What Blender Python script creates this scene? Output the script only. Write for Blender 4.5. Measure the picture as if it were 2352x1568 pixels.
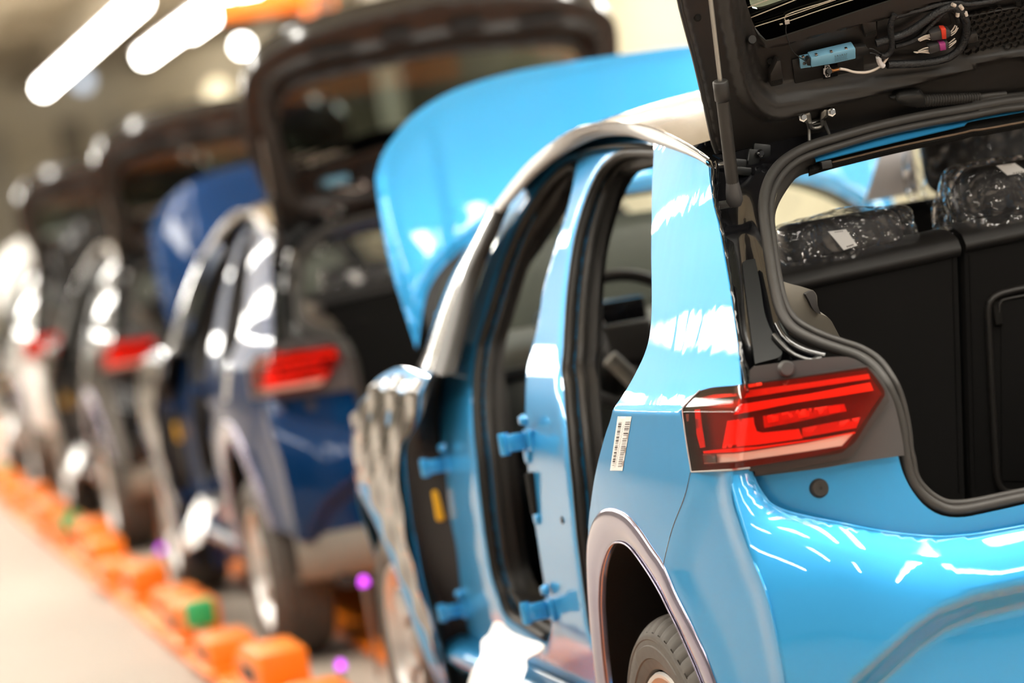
import bpy, bmesh, math, random
import numpy as np
from mathutils import Vector, Matrix
from mathutils.geometry import delaunay_2d_cdt
random.seed(4); RNG = np.random.default_rng(4)
SC = bpy.context.scene; COL = SC.collection
for _o in list(bpy.data.objects): bpy.data.objects.remove(_o)

# ------------------------------------------------------------------ camera, world, light, exposure
DZ = 0.10                                    # bodies ride 10 cm high: suspension hangs, wheels on the floor at z = 0
CAM = np.array([-2.419, -5.121, 1.446]); YAW, PITCH, ROLL = 0.22949, 0.04485, 0.16134; FPX = 7010.0
PITCHLEN = 5.506                             # spacing of the cars on the line
W_, H_ = 2352, 1568
_f = np.array([math.sin(YAW)*math.cos(PITCH), math.cos(YAW)*math.cos(PITCH), -math.sin(PITCH)])
_r = np.array([math.cos(YAW), -math.sin(YAW), 0.0]); _u = np.cross(_r, _f)
RGT = _r*math.cos(ROLL) - _u*math.sin(ROLL); UPV = _r*math.sin(ROLL) + _u*math.cos(ROLL); FWD = _f
cd = bpy.data.cameras.new('camera'); cam = bpy.data.objects.new('camera', cd); COL.objects.link(cam)
cd.sensor_width = 36.0; cd.lens = FPX/W_*36.0; cd.clip_end = 400; cd.clip_start = 0.1
_m = Matrix.Identity(4)
for _i in range(3):
    _m[_i][0], _m[_i][1], _m[_i][2] = RGT[_i], UPV[_i], -FWD[_i]
    _m[_i][3] = CAM[_i] + (DZ if _i == 2 else 0)
cam.matrix_world = _m
cd.dof.use_dof = True; cd.dof.focus_distance = 5.92; cd.dof.aperture_fstop = 1.75; cd.dof.aperture_blades = 0
SC.camera = cam
SC.view_settings.view_transform = 'Standard'; SC.view_settings.look = 'None'
SC.view_settings.exposure = 0.42; SC.view_settings.gamma = 1.0; SC.view_settings.use_curve_mapping = False
SC.cycles.max_bounces = 8; SC.cycles.diffuse_bounces = 3; SC.cycles.glossy_bounces = 4
SC.cycles.transmission_bounces = 6; SC.cycles.transparent_max_bounces = 16
SC.cycles.caustics_reflective = False; SC.cycles.caustics_refractive = False
SC.cycles.sample_clamp_indirect = 6.0; SC.cycles.use_denoising = True
wd = bpy.data.worlds.new('hall_ambient'); SC.world = wd; wd.use_nodes = True
bg = wd.node_tree.nodes['Background']; bg.inputs['Color'].default_value = (1.0, 0.95, 0.88, 1); bg.inputs['Strength'].default_value = 0.25

def lin(c):
    return tuple(((v/255)/12.92 if v/255 <= .04045 else ((v/255+.055)/1.055)**2.4) for v in c)
def srgb(r, g, b, a=1.0): return lin((r, g, b)) + (a,)
def area(name, loc, rot, sx, sy, power, color=(1, .96, .9)):
    l = bpy.data.lights.new(name, 'AREA'); l.shape = 'RECTANGLE'; l.size = sx; l.size_y = sy; l.energy = power; l.color = color
    o = bpy.data.objects.new(name, l); COL.objects.link(o); o.location = loc; o.rotation_euler = rot; return o
TUBE_EMIT = 30.0
# ------------------------------------------------------------------ helpers
def S_(v): return (float(v[0]), float(v[1]), float(v[2]))
def ray(x, y): return FWD + RGT*((x-W_/2)/FPX) - UPV*((y-H_/2)/FPX)
def rays(pts):
    p = np.atleast_2d(np.asarray(pts, float)); return FWD + RGT*((p[:, :1]-W_/2)/FPX) - UPV*((p[:, 1:2]-H_/2)/FPX)
def on(ax, x, y, v):
    d = ray(x, y); return CAM + d*((v-CAM[ax])/d[ax])
class Surf:
    """a body surface: coordinate `ax` as a function of the two others (u, v)."""
    def __init__(s, ax, fn): s.ax, s.fn = ax, fn; s.o = [a for a in (0, 1, 2) if a != ax]
    def P(s, uv):
        uv = np.atleast_2d(np.asarray(uv, float)); out = np.zeros((len(uv), 3))
        out[:, s.o[0]] = uv[:, 0]; out[:, s.o[1]] = uv[:, 1]; out[:, s.ax] = s.fn(uv[:, 0], uv[:, 1]); return out
    def uv(s, pts):
        d = rays(pts); P = CAM + d*5.6
        for _ in range(60):
            v = .5*P[:, s.ax] + .5*s.fn(P[:, s.o[0]], P[:, s.o[1]]); P = CAM + d*((v-CAM[s.ax])/d[:, s.ax])[:, None]
        return P[:, s.o]
    def pts(s, pts): return s.P(s.uv(pts))
class Plane:
    def __init__(s, O, U, V): s.O, s.U, s.V = (np.array(a, float) for a in (O, U, V)); s.N = np.cross(s.U, s.V)
    def P(s, uv, h=0.0):
        uv = np.atleast_2d(np.asarray(uv, float)); return s.O + uv[:, :1]*s.U + uv[:, 1:2]*s.V + np.reshape(h, (-1, 1))*s.N
    def uv(s, pts):
        d = rays(pts); t = ((s.O-CAM)@s.N)/(d@s.N); q = CAM + d*t[:, None] - s.O; return np.stack([q@s.U, q@s.V], 1)
    def pts(s, pts, h=0.0): return s.P(s.uv(pts), h)
def spline(P, n=None, closed=False, step=None):
    """Catmull-Rom through P, resampled evenly by length."""
    P = np.asarray(P, float)
    if closed: Q = np.vstack([P[-1], P, P[0], P[1]])
    else: Q = np.vstack([2*P[0]-P[1], P, 2*P[-1]-P[-2]])
    out = []; seg = len(P) if closed else len(P)-1
    for i in range(seg):
        a, b, c, d = Q[i:i+4]; t = np.linspace(0, 1, 12, endpoint=False)[:, None]
        out.append(.5*((2*b) + (c-a)*t + (2*a-5*b+4*c-d)*t**2 + (3*b-a-3*c+d)*t**3))
    out = np.vstack(out + [Q[seg+1][None] if closed else P[-1][None]])
    return resample(out, n, step)
def resample(P, n=None, step=None):
    P = np.asarray(P, float); L = np.r_[0, np.cumsum(np.linalg.norm(np.diff(P, axis=0), axis=1))]
    if n is None: n = max(2, int(round(L[-1]/step))+1)
    t = np.linspace(0, L[-1], n); return np.stack([np.interp(t, L, P[:, k]) for k in range(P.shape[1])], 1)
def outline(step, *segs):
    """closed outline from consecutive smooth segments (shared end points are merged)."""
    out = []
    for sg in segs:
        sg = np.asarray(sg, float)
        r = spline(sg, step=step) if len(sg) > 2 else resample(sg, step=step)
        if out and np.linalg.norm(out[-1]-r[0]) < step*.3: r = r[1:]
        out += list(r)
    if np.linalg.norm(out[0]-out[-1]) < step*.3: out.pop()
    return np.array(out)
def inside(pts, poly):
    x, y = pts[:, 0], pts[:, 1]; r = np.zeros(len(pts), bool); n = len(poly)
    for i in range(n):
        x1, y1 = poly[i]; x2, y2 = poly[i-1]
        c = ((y1 > y) != (y2 > y))
        with np.errstate(divide='ignore', invalid='ignore'): xx = (x2-x1)*(y-y1)/(y2-y1)+x1
        r ^= c & (x < xx)
    return r
def dist_poly(pts, poly, closed=True):
    A = np.asarray(poly); B = np.roll(A, -1, 0)
    if not closed: A, B = A[:-1], B[:-1]
    best = np.full(len(pts), 1e9)
    for a, b in zip(A, B):
        d = b-a; L = d@d + 1e-12; t = np.clip(((pts-a)@d)/L, 0, 1); best = np.minimum(best, np.linalg.norm(pts-(a+t[:, None]*d), axis=1))
    return best
def sstep(a, b, x):
    t = np.clip((x-a)/(b-a), 0, 1); return t*t*(3-2*t)
def link(name, me, m, parent=None, smooth=True):
    o = bpy.data.objects.new(name, me); COL.objects.link(o)
    if m is not None: me.materials.append(m)
    if smooth and len(me.polygons): me.polygons.foreach_set('use_smooth', [True]*len(me.polygons))
    if parent is not None: o.parent = parent
    me.update(); return o
def mesh(name, V, F, m, parent=None, smooth=True):
    me = bpy.data.meshes.new(name); me.from_pydata([S_(v) for v in V], [], [tuple(int(i) for i in f) for f in F]); me.validate()
    return link(name, me, m, parent, smooth)
def sheet(name, surf, out, step, thick, m, parent, facing, holes=(), disp=None, P=None):
    """thin trimmed panel on a surface: front, back and rim, with the surface's own normals."""
    bounds = [out] + list(holes); V = []; E = []
    for b in bounds:
        k = len(V); n = len(b); V += [tuple(p) for p in b]; E += [(k+i, k+(i+1) % n) for i in range(n)]
    lo, hi = out.min(0), out.max(0)
    gx, gy = np.meshgrid(np.arange(lo[0], hi[0], step), np.arange(lo[1], hi[1], step)); g = np.stack([gx.ravel(), gy.ravel()], 1)
    k = inside(g, out)
    for h in holes: k &= ~inside(g, h)
    g = g[k]
    if len(g):
        k = np.ones(len(g), bool)
        for b in bounds: k &= dist_poly(g, b) > step*.45
        V += [tuple(p) for p in g[k]]
    r = delaunay_2d_cdt([Vector(v) for v in V], E, [], 0, 1e-7)
    uv = np.array([tuple(v) for v in r[0]]); T = np.array([f for f in r[2] if len(f) == 3])
    c = uv[T].mean(1); k = inside(c, out)
    for h in holes: k &= ~inside(c, h)
    T = T[k]
    if P is None:
        P = surf.P
    e = 2e-3
    def PP(q):
        return P(q) if disp is None else P(q, disp(q))
    p0 = PP(uv); du = PP(uv+[e, 0])-PP(uv-[e, 0]); dv = PP(uv+[0, e])-PP(uv-[0, e])
    N = np.cross(du, dv); N /= np.linalg.norm(N, axis=1)[:, None] + 1e-12
    if (N.mean(0)@np.array(facing)) < 0: N = -N
    tn = np.cross(p0[T[:, 1]]-p0[T[:, 0]], p0[T[:, 2]]-p0[T[:, 0]])
    fl = np.einsum('ij,ij->i', tn, N[T[:, 0]]) < 0; T[fl] = T[fl][:, ::-1]
    cnt = {}
    for t in T:
        for a, b in ((t[0], t[1]), (t[1], t[2]), (t[2], t[0])): cnt[(a, b)] = 1
    rim = [(a, b) for (a, b) in cnt if (b, a) not in cnt]
    if thick == 0:
        me = bpy.data.meshes.new(name); me.from_pydata([S_(v) for v in p0], [], [tuple(int(i) for i in f) for f in T]); o = link(name, me, m, parent)
        li = np.zeros(len(me.loops), int); me.loops.foreach_get('vertex_index', li); me.normals_split_custom_set([tuple(v) for v in N[li]]); return o
    n = len(uv); VV = np.vstack([p0, p0-N*thick])
    F = [tuple(t) for t in T] + [(t[0]+n, t[2]+n, t[1]+n) for t in T] + [(b, a, a+n, b+n) for a, b in rim]
    me = bpy.data.meshes.new(name); me.from_pydata([S_(v) for v in VV], [], [tuple(int(i) for i in f) for f in F])
    o = link(name, me, m, parent)
    nT = len(T); nl = np.zeros((len(me.loops), 3))
    li = np.zeros(len(me.loops), int); me.loops.foreach_get('vertex_index', li)
    nl[:3*nT] = N[li[:3*nT]]; nl[3*nT:6*nT] = -N[li[3*nT:6*nT]-n]
    if len(rim):
        q = li[6*nT:].reshape(-1, 4); fn = np.cross(VV[q[:, 1]]-VV[q[:, 0]], VV[q[:, 2]]-VV[q[:, 0]]); fn /= np.linalg.norm(fn, axis=1)[:, None]+1e-12
        nl[6*nT:] = np.repeat(fn, 4, 0)
    me.normals_split_custom_set([tuple(v) for v in nl])
    return o
def loft(name, curves, m, parent, thick=0.0, n=None, across=None, closed=False, facing=None):
    """surface through a list of 3D curves; `across` resamples (spline) between them."""
    n = n or max(len(c) for c in curves); C = np.array([spline(c, n) if len(c) > 2 else resample(c, n) for c in curves])
    if across and len(C) > 1: C = np.stack([spline(C[:, i], across) if len(C) > 2 else resample(C[:, i], across) for i in range(n)], 1)
    a, b = C.shape[:2]; V = C.reshape(-1, 3); F = []
    for i in range(a-1):
        for j in range(b-1): F.append((i*b+j, i*b+j+1, (i+1)*b+j+1, (i+1)*b+j))
    if facing is not None:
        q = F[len(F)//2]; nn = np.cross(V[q[1]]-V[q[0]], V[q[2]]-V[q[0]])
        if nn@np.array(facing) < 0: F = [f[::-1] for f in F]
    o = mesh(name, V, F, m, parent)
    if thick:
        md = o.modifiers.new('solid', 'SOLIDIFY'); md.thickness = thick; md.offset = -1
        sharp(o, 40)
    return o
def sharp(o, deg=40):
    me = o.data; bm = bmesh.new(); bm.from_mesh(me)
    for e in bm.edges:
        if len(e.link_faces) == 2 and e.calc_face_angle(0) > math.radians(deg): e.smooth = False
        if len(e.link_faces) == 1: e.smooth = False
    bm.to_mesh(me); bm.free(); return o
def frames(P):
    T = np.gradient(P, axis=0); T /= np.linalg.norm(T, axis=1)[:, None]+1e-12
    n0 = np.cross(T[0], [0.31, .2, .93]); n0 /= np.linalg.norm(n0); N = [n0]
    for i in range(1, len(P)):
        n = N[-1]-T[i]*(N[-1]@T[i]); N.append(n/np.linalg.norm(n))
    N = np.array(N); return T, N, np.cross(T, N)
def tube_vf(P, r, k=10):
    P = np.asarray(P, float); T, N, B = frames(P); n = len(P); r = np.broadcast_to(r, (n,)); a = np.linspace(0, 2*math.pi, k, endpoint=False)
    V = (P[:, None] + r[:, None, None]*(np.cos(a)[None, :, None]*N[:, None]+np.sin(a)[None, :, None]*B[:, None])).reshape(-1, 3)
    F = [(i*k+j, i*k+(j+1) % k, (i+1)*k+(j+1) % k, (i+1)*k+j) for i in range(n-1) for j in range(k)]
    F += [tuple(range(k))[::-1], tuple((n-1)*k+j for j in range(k))]
    return V, F
def tube(name, P, r, m, parent=None, k=10, step=None, n=None):
    P = np.asarray(P, float)
    if step or n: P = spline(P, n=n, step=step) if len(P) > 2 else resample(P, n=n, step=step)
    V, F = tube_vf(P, r, k); o = mesh(name, V, F, m, parent); return sharp(o, 60)
def join_vf(lst):
    V, F = [], []
    for v, f in lst:
        k = len(V); V += list(v); F += [tuple(i+k for i in q) for q in f]
    return V, F
def box_vf(c, s, R=None):
    c = np.array(c, float); h = np.array(s, float)/2
    V = np.array([(x, y, z) for x in (-1, 1) for y in (-1, 1) for z in (-1, 1)])*h
    if R is not None: V = V@np.array(R).T
    F = [(0, 1, 3, 2), (4, 6, 7, 5), (0, 4, 5, 1), (2, 3, 7, 6), (0, 2, 6, 4), (1, 5, 7, 3)]
    return V+c, F
def box(name, c, s, m, parent=None, bev=0.0, R=None, seg=2):
    V, F = box_vf(c, s, R); o = mesh(name, V, F, m, parent, smooth=bev > 0)
    if bev: bevel(o, bev, seg)
    return o
def bevel(o, w, seg=2):
    bm = bmesh.new(); bm.from_mesh(o.data); bmesh.ops.recalc_face_normals(bm, faces=bm.faces)
    bmesh.ops.bevel(bm, geom=list(bm.edges), offset=w, segments=seg, profile=.5, affect='EDGES', clamp_overlap=True)
    bm.to_mesh(o.data); bm.free()
    for p in o.data.polygons: p.use_smooth = True
    sharp(o, 35); return o
def prism(name, poly3, d, m, parent=None, bev=0.0):
    """polygon (3D points) pushed along vector d."""
    P = np.asarray(poly3, float); d = np.asarray(d, float); n = len(P); V = np.vstack([P, P+d])
    F = [tuple(range(n))[::-1], tuple(range(n, 2*n))] + [(i, (i+1) % n, (i+1) % n+n, i+n) for i in range(n)]
    o = mesh(name, V, F, m, parent, smooth=False); bm = bmesh.new(); bm.from_mesh(o.data); bmesh.ops.recalc_face_normals(bm, faces=bm.faces)
    if bev: bmesh.ops.bevel(bm, geom=list(bm.edges), offset=bev, segments=2, profile=.5, affect='EDGES', clamp_overlap=True)
    bm.to_mesh(o.data); bm.free()
    if bev:
        for p in o.data.polygons: p.use_smooth = True
        sharp(o, 35)
    return o
def lathe_vf(prof, c, axis=0, n=48):
    """prof: (radius, along axis)"""
    c = np.array(c, float); a = np.linspace(0, 2*math.pi, n, endpoint=False); k = len(prof); V = []
    for t in a:
        for r, h in prof:
            p = np.zeros(3); p[axis] = h; p[(axis+1) % 3] = r*math.cos(t); p[(axis+2) % 3] = r*math.sin(t); V.append(c+p)
    F = [(i*k+j, ((i+1) % n)*k+j, ((i+1) % n)*k+j+1, i*k+j+1) for i in range(n) for j in range(k-1)]
    return V, F
def lathe(name, prof, c, axis, m, parent=None, n=48, ang=40):
    V, F = lathe_vf(prof, c, axis, n); o = mesh(name, V, F, m, parent)
    bm = bmesh.new(); bm.from_mesh(o.data); bmesh.ops.remove_doubles(bm, verts=bm.verts, dist=1e-6); bmesh.ops.recalc_face_normals(bm, faces=bm.faces); bm.to_mesh(o.data); bm.free()
    return sharp(o, ang)
def mirror(o, parent=None, name=None):
    me = o.data.copy(); n = len(me.vertices); co = np.zeros(n*3); me.vertices.foreach_get('co', co); co[0::3] *= -1
    bm = bmesh.new(); bm.from_mesh(me)
    for v in bm.verts: v.co.x *= -1
    bmesh.ops.reverse_faces(bm, faces=bm.faces); bm.to_mesh(me); bm.free()
    q = bpy.data.objects.new(name or o.name.split('.')[0], me); COL.objects.link(q); q.parent = parent if parent is not None else o.parent
    for md in o.modifiers:
        k = q.modifiers.new(md.name, md.type)
        if md.type == 'SOLIDIFY': k.thickness = md.thickness; k.offset = md.offset
    if 'label' in o: q['label'] = o['label']
    return q
def tag(o, label=None, cat=None, group=None, kind=None):
    for k, v in (('label', label), ('category', cat), ('group', group), ('kind', kind)):
        if v: o[k] = v
    return o
def empty(name, loc=(0, 0, 0), rz=0, parent=None):
    o = bpy.data.objects.new(name, None); COL.objects.link(o); o.location = loc; o.rotation_euler = (0, 0, rz); o.empty_display_size = .1
    if parent is not None: o.parent = parent
    return o

# ------------------------------------------------------------------ materials
def mat(name, col, rough=.5, metal=0.0, coat=0.0, spec=.5, bump=0.0, bscale=200.0, var=0.0, vscale=8.0, sheen=0.0, detail=2.0, emit=0.0, coat_rough=.03):
    m = bpy.data.materials.new(name); m.use_nodes = True; nt = m.node_tree; b = nt.nodes['Principled BSDF']
    b.inputs['Base Color'].default_value = col; b.inputs['Roughness'].default_value = rough; b.inputs['Metallic'].default_value = metal
    b.inputs['Coat Weight'].default_value = coat; b.inputs['Coat Roughness'].default_value = coat_rough; b.inputs['Specular IOR Level'].default_value = spec
    b.inputs['Sheen Weight'].default_value = sheen
    if emit: b.inputs['Emission Color'].default_value = col; b.inputs['Emission Strength'].default_value = emit
    if bump or var:
        tc = nt.nodes.new('ShaderNodeTexCoord')
    if bump:
        nz = nt.nodes.new('ShaderNodeTexNoise'); nz.inputs['Scale'].default_value = bscale; nz.inputs['Detail'].default_value = detail
        bp = nt.nodes.new('ShaderNodeBump'); bp.inputs['Strength'].default_value = bump; bp.inputs['Distance'].default_value = .002
        nt.links.new(tc.outputs['Object'], nz.inputs['Vector']); nt.links.new(nz.outputs['Fac'], bp.inputs['Height']); nt.links.new(bp.outputs['Normal'], b.inputs['Normal'])
    if var:
        n2 = nt.nodes.new('ShaderNodeTexNoise'); n2.inputs['Scale'].default_value = vscale; n2.inputs['Detail'].default_value = 4
        mx = nt.nodes.new('ShaderNodeMix'); mx.data_type = 'RGBA'
        mx.inputs['A'].default_value = tuple(max(0, c*(1-var)) for c in col[:3])+(1,); mx.inputs['B'].default_value = tuple(min(1, c*(1+var)) for c in col[:3])+(1,)
        nt.links.new(tc.outputs['Object'], n2.inputs['Vector']); nt.links.new(n2.outputs['Fac'], mx.inputs['Factor']); nt.links.new(mx.outputs['Result'], b.inputs['Base Color'])
    return m
def clear(name, tint, gloss=.06, rough=.03, haze=0.0, hcol=(.9, .9, .92, 1), bump=0.0, bscale=40, fres=1.45):
    """clear film or glass: tinted transparency under a Fresnel reflection, with an optional share of milky diffuse."""
    m = bpy.data.materials.new(name); m.use_nodes = True; nt = m.node_tree; nt.nodes.remove(nt.nodes['Principled BSDF']); out = nt.nodes['Material Output']
    tr = nt.nodes.new('ShaderNodeBsdfTransparent'); tr.inputs['Color'].default_value = tint
    gl = nt.nodes.new('ShaderNodeBsdfGlossy'); gl.inputs['Roughness'].default_value = rough; gl.inputs['Color'].default_value = (1, 1, 1, 1)
    lw = nt.nodes.new('ShaderNodeLayerWeight'); lw.inputs['Blend'].default_value = .5; r0 = ((fres-1)/(fres+1))**2
    pw = nt.nodes.new('ShaderNodeMath'); pw.operation = 'POWER'; pw.inputs[1].default_value = 5.0; nt.links.new(lw.outputs['Facing'], pw.inputs[0])
    fr = nt.nodes.new('ShaderNodeMath'); fr.operation = 'MULTIPLY_ADD'; fr.inputs[1].default_value = 1-r0; fr.inputs[2].default_value = r0; nt.links.new(pw.outputs[0], fr.inputs[0])
    mx = nt.nodes.new('ShaderNodeMixShader'); nt.links.new(fr.outputs[0], mx.inputs[0]); nt.links.new(gl.outputs[0], mx.inputs[2]); last = tr.outputs[0]
    if haze:
        df = nt.nodes.new('ShaderNodeBsdfDiffuse'); df.inputs['Color'].default_value = hcol; tl = nt.nodes.new('ShaderNodeBsdfTranslucent'); tl.inputs['Color'].default_value = hcol
        ad = nt.nodes.new('ShaderNodeMixShader'); ad.inputs[0].default_value = .4; nt.links.new(df.outputs[0], ad.inputs[1]); nt.links.new(tl.outputs[0], ad.inputs[2])
        hz = nt.nodes.new('ShaderNodeMixShader'); hz.inputs[0].default_value = haze; nt.links.new(last, hz.inputs[1]); nt.links.new(ad.outputs[0], hz.inputs[2]); last = hz.outputs[0]
    nt.links.new(last, mx.inputs[1]); nt.links.new(mx.outputs[0], out.inputs[0])
    if bump:
        tc = nt.nodes.new('ShaderNodeTexCoord'); n0 = nt.nodes.new('ShaderNodeTexNoise'); n0.inputs['Scale'].default_value = 7; n0.inputs['Detail'].default_value = 2
        mv = nt.nodes.new('ShaderNodeVectorMath'); mv.operation = 'MULTIPLY_ADD'; mv.inputs[1].default_value = (.16, .16, .16)
        nt.links.new(tc.outputs['Object'], n0.inputs['Vector']); nt.links.new(n0.outputs['Color'], mv.inputs[0]); nt.links.new(tc.outputs['Object'], mv.inputs[2])
        v1 = nt.nodes.new('ShaderNodeTexVoronoi'); v1.feature = 'DISTANCE_TO_EDGE'; v1.inputs['Scale'].default_value = bscale
        v2 = nt.nodes.new('ShaderNodeTexVoronoi'); v2.feature = 'F1'; v2.inputs['Scale'].default_value = bscale*2.3
        ad2 = nt.nodes.new('ShaderNodeMath'); ad2.operation = 'MULTIPLY_ADD'; ad2.inputs[1].default_value = .14
        for v in (v1, v2): nt.links.new(mv.outputs[0], v.inputs['Vector'])
        nt.links.new(v2.outputs['Distance'], ad2.inputs[0]); nt.links.new(v1.outputs['Distance'], ad2.inputs[2])
        bp = nt.nodes.new('ShaderNodeBump'); bp.inputs['Strength'].default_value = bump; bp.inputs['Distance'].default_value = .03
        nt.links.new(ad2.outputs[0], bp.inputs['Height'])
        nt.links.new(bp.outputs['Normal'], gl.inputs['Normal']); nt.links.new(bp.outputs['Normal'], lw.inputs['Normal'])
    return m
def glow(name, col, s):
    m = bpy.data.materials.new(name); m.use_nodes = True; b = m.node_tree.nodes['Principled BSDF']
    b.inputs['Base Color'].default_value = col; b.inputs['Emission Color'].default_value = col; b.inputs['Emission Strength'].default_value = s; return m
def paint(name, col, metal=.35, rough=.32, coat=1.0): return mat(name, col, rough, metal, coat=coat, coat_rough=.015, spec=.05)
M = {}
M['paint'] = paint('sky_blue_paint', srgb(56, 158, 220), .5, .42)
M['film_paint'] = paint('sky_blue_paint_filmed', srgb(56, 158, 220), .5, .42)
def wave_coat(m, scale=7.0, strength=.35):
    nt = m.node_tree; b = nt.nodes['Principled BSDF']; tc = nt.nodes.new('ShaderNodeTexCoord'); mp = nt.nodes.new('ShaderNodeMapping'); mp.inputs['Scale'].default_value = (1, 1.0, .45)
    nz = nt.nodes.new('ShaderNodeTexNoise'); nz.inputs['Scale'].default_value = scale; nz.inputs['Detail'].default_value = 3; nz.inputs['Distortion'].default_value = 1.6
    bp = nt.nodes.new('ShaderNodeBump'); bp.inputs['Strength'].default_value = strength; bp.inputs['Distance'].default_value = .012
    nt.links.new(tc.outputs['Object'], mp.inputs['Vector']); nt.links.new(mp.outputs['Vector'], nz.inputs['Vector']); nt.links.new(nz.outputs['Fac'], bp.inputs['Height']); nt.links.new(bp.outputs['Normal'], b.inputs['Coat Normal'])
wave_coat(M['film_paint'], 2.6, .28)
M['arch'] = mat('arch_reflection_silver', srgb(164, 160, 184), .16, .8, coat=.6)  # grazing reflection on the arch flare put into its base colour
M['cover_black'] = mat('dark_cover_plastic', (.007, .0075, .0075, 1), .32, spec=.3)
M['gloss_black'] = mat('gloss_black', (.004, .004, .005, 1), .18, 0, coat=1.0)
M['matt_black'] = mat('matt_black_plastic', (.010, .0092, .0085, 1), .5, bump=.12, bscale=900)
M['satin_black'] = mat('satin_black_plastic', (.0165, .0142, .0125, 1), .45, bump=.08, bscale=700)
M['rubber'] = mat('rubber', (.034, .031, .028, 1), .5, spec=.45)
M['tyre'] = mat('tyre_rubber', (.085, .074, .064, 1), .62, var=.25, vscale=60)
M['felt'] = mat('black_felt', (.012, .011, .010, 1), .95, bump=.7, bscale=260, spec=.15)
M['carpet'] = mat('black_seat_carpet', (.010, .0093, .0088, 1), .95, bump=.5, bscale=900, spec=.12)
M['leather'] = mat('black_leatherette', (.012, .0105, .0095, 1), .55, bump=.25, bscale=900)
M['silver'] = mat('satin_silver_trim', (.46, .445, .43, 1), .42, .35)
M['chrome'] = mat('bright_metal', (.75, .74, .72, 1), .18, 1.0)
M['steel'] = mat('dull_steel', (.33, .32, .30, 1), .32, .9)
M['grey_trim'] = mat('grey_trim_plastic', srgb(122, 117, 108), .55, bump=.15, bscale=800)
M['dark_grey'] = mat('dark_grey_plastic', srgb(66, 64, 64), .5, bump=.1, bscale=800)
M['lamp_black'] = mat('lamp_housing', (.035, .031, .029, 1), .45)
M['lens_red'] = clear('red_lens', (.97, .19, .13, 1), rough=.02)
M['ref_red'] = mat('red_reflector', (1.0, .16, .08, 1), .35, coat=.4)
M['ref_mid'] = mat('red_reflector_deep', (.70, .10, .06, 1), .35, coat=.4)
M['ref_dark'] = mat('red_reflector_dark', (.12, .016, .012, 1), .3, coat=.5)
M['ref_clear'] = mat('clear_reflector', (.95, .93, .90, 1), .22, .3, coat=.5)
M['lens_clear'] = clear('clear_lens', (.92, .80, .76, 1), rough=.03)
M['glass_dark'] = clear('tinted_glass', (.16, .19, .175, 1), rough=.01, fres=1.52)
M['glass'] = clear('windscreen_glass', (.90, .94, .92, 1), rough=.01, fres=1.3)
M['bag'] = clear('plastic_bag', (.97, .97, .98, 1), rough=.05, haze=.045, hcol=(.95, .93, .95, 1), bump=1.0, bscale=19, fres=1.6)
M['white'] = mat('white_label', (.86, .84, .82, 1), .55)
M['print'] = mat('dark_print', (.05, .035, .03, 1), .7)
M['amp_blue'] = mat('light_blue_anodised', srgb(128, 184, 214), .38, .15)
M['wire_white'] = mat('white_insulation', srgb(222, 208, 196), .45)
M['wire_black'] = mat('black_tape', (.012, .012, .013, 1), .45, bump=.8, bscale=300)
M['copper'] = mat('copper_lug', (.85, .40, .16, 1), .3, .8)
M['red_tab'] = mat('red_lock_tab', (.80, .06, .03, 1), .4)
M['pink_tab'] = mat('magenta_lock_tab', (.42, .055, .24, 1), .4)
M['yellow'] = mat('yellow_clip', srgb(238, 178, 20), .45)
M['sill_white'] = mat('white_sill_reflection', (.93, .93, .94, 1), .25, coat=.4)  # blown-out lamp reflection on the sill, painted as plain white
M['heat'] = mat('heating_line', (.58, .48, .38, 1), .5)
M['paper'] = mat('white_paper', (.80, .76, .76, 1), .8)
M['cream'] = mat('cream_cover', srgb(232, 222, 186), .7)
M['foam'] = mat('dark_foam', (.013, .012, .012, 1), .8, bump=.4, bscale=120)
M['rim'] = mat('alloy_rim', (.66, .65, .64, 1), .3, .5)
M['cover'] = mat('glossy_dark_cover', srgb(34, 29, 26), .25, .05, coat=.7, bump=.8, bscale=18, detail=4)
M['under'] = mat('underbody', (.02, .02, .02, 1), .7)
# ------------------------------------------------------------------ hall: floor, ceiling, walls, lamps
def wpt(ax, x, y, v):                       # world point (hall items): world z = body z + DZ
    p = on(ax, x, y, v - (DZ if ax == 2 else 0)); p[2] += DZ; return p
mfloor = mat('sealed_floor', srgb(168, 158, 147), .6, var=.10, vscale=.7)
mceil = mat('ceiling_sheet', srgb(206, 194, 170), .8, var=.12, vscale=.3)
mbeam = mat('painted_steel_beam', srgb(172, 160, 138), .6)
mwall = mat('hall_wall_sheet', srgb(226, 216, 194), .75, var=.08, vscale=.2)
mcream = mat('cream_partition', srgb(208, 200, 174), .7)
mcol = mat('light_grey_column', srgb(196, 190, 176), .6)
mdark = mat('dark_rack_steel', srgb(150, 142, 128), .6)
def structure(o): o['kind'] = 'structure'; return o
structure(box('floor', (2, 30, -.05), (44, 112, .1), mfloor))
ce = structure(box('ceiling', (2, 30, 7.65), (44, 112, .1), mceil))
structure(box('wall_back', (2, 84, 3.8), (44, .2, 7.6), mwall))
structure(box('wall_left', (-17, 30, 3.8), (.2, 112, 7.6), mat('left_wall_sheet', srgb(128, 120, 110), .8, var=.2, vscale=.3)))
structure(box('wall_right', (15.5, 48, 3.8), (.2, 72, 7.6), mcream))
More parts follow.
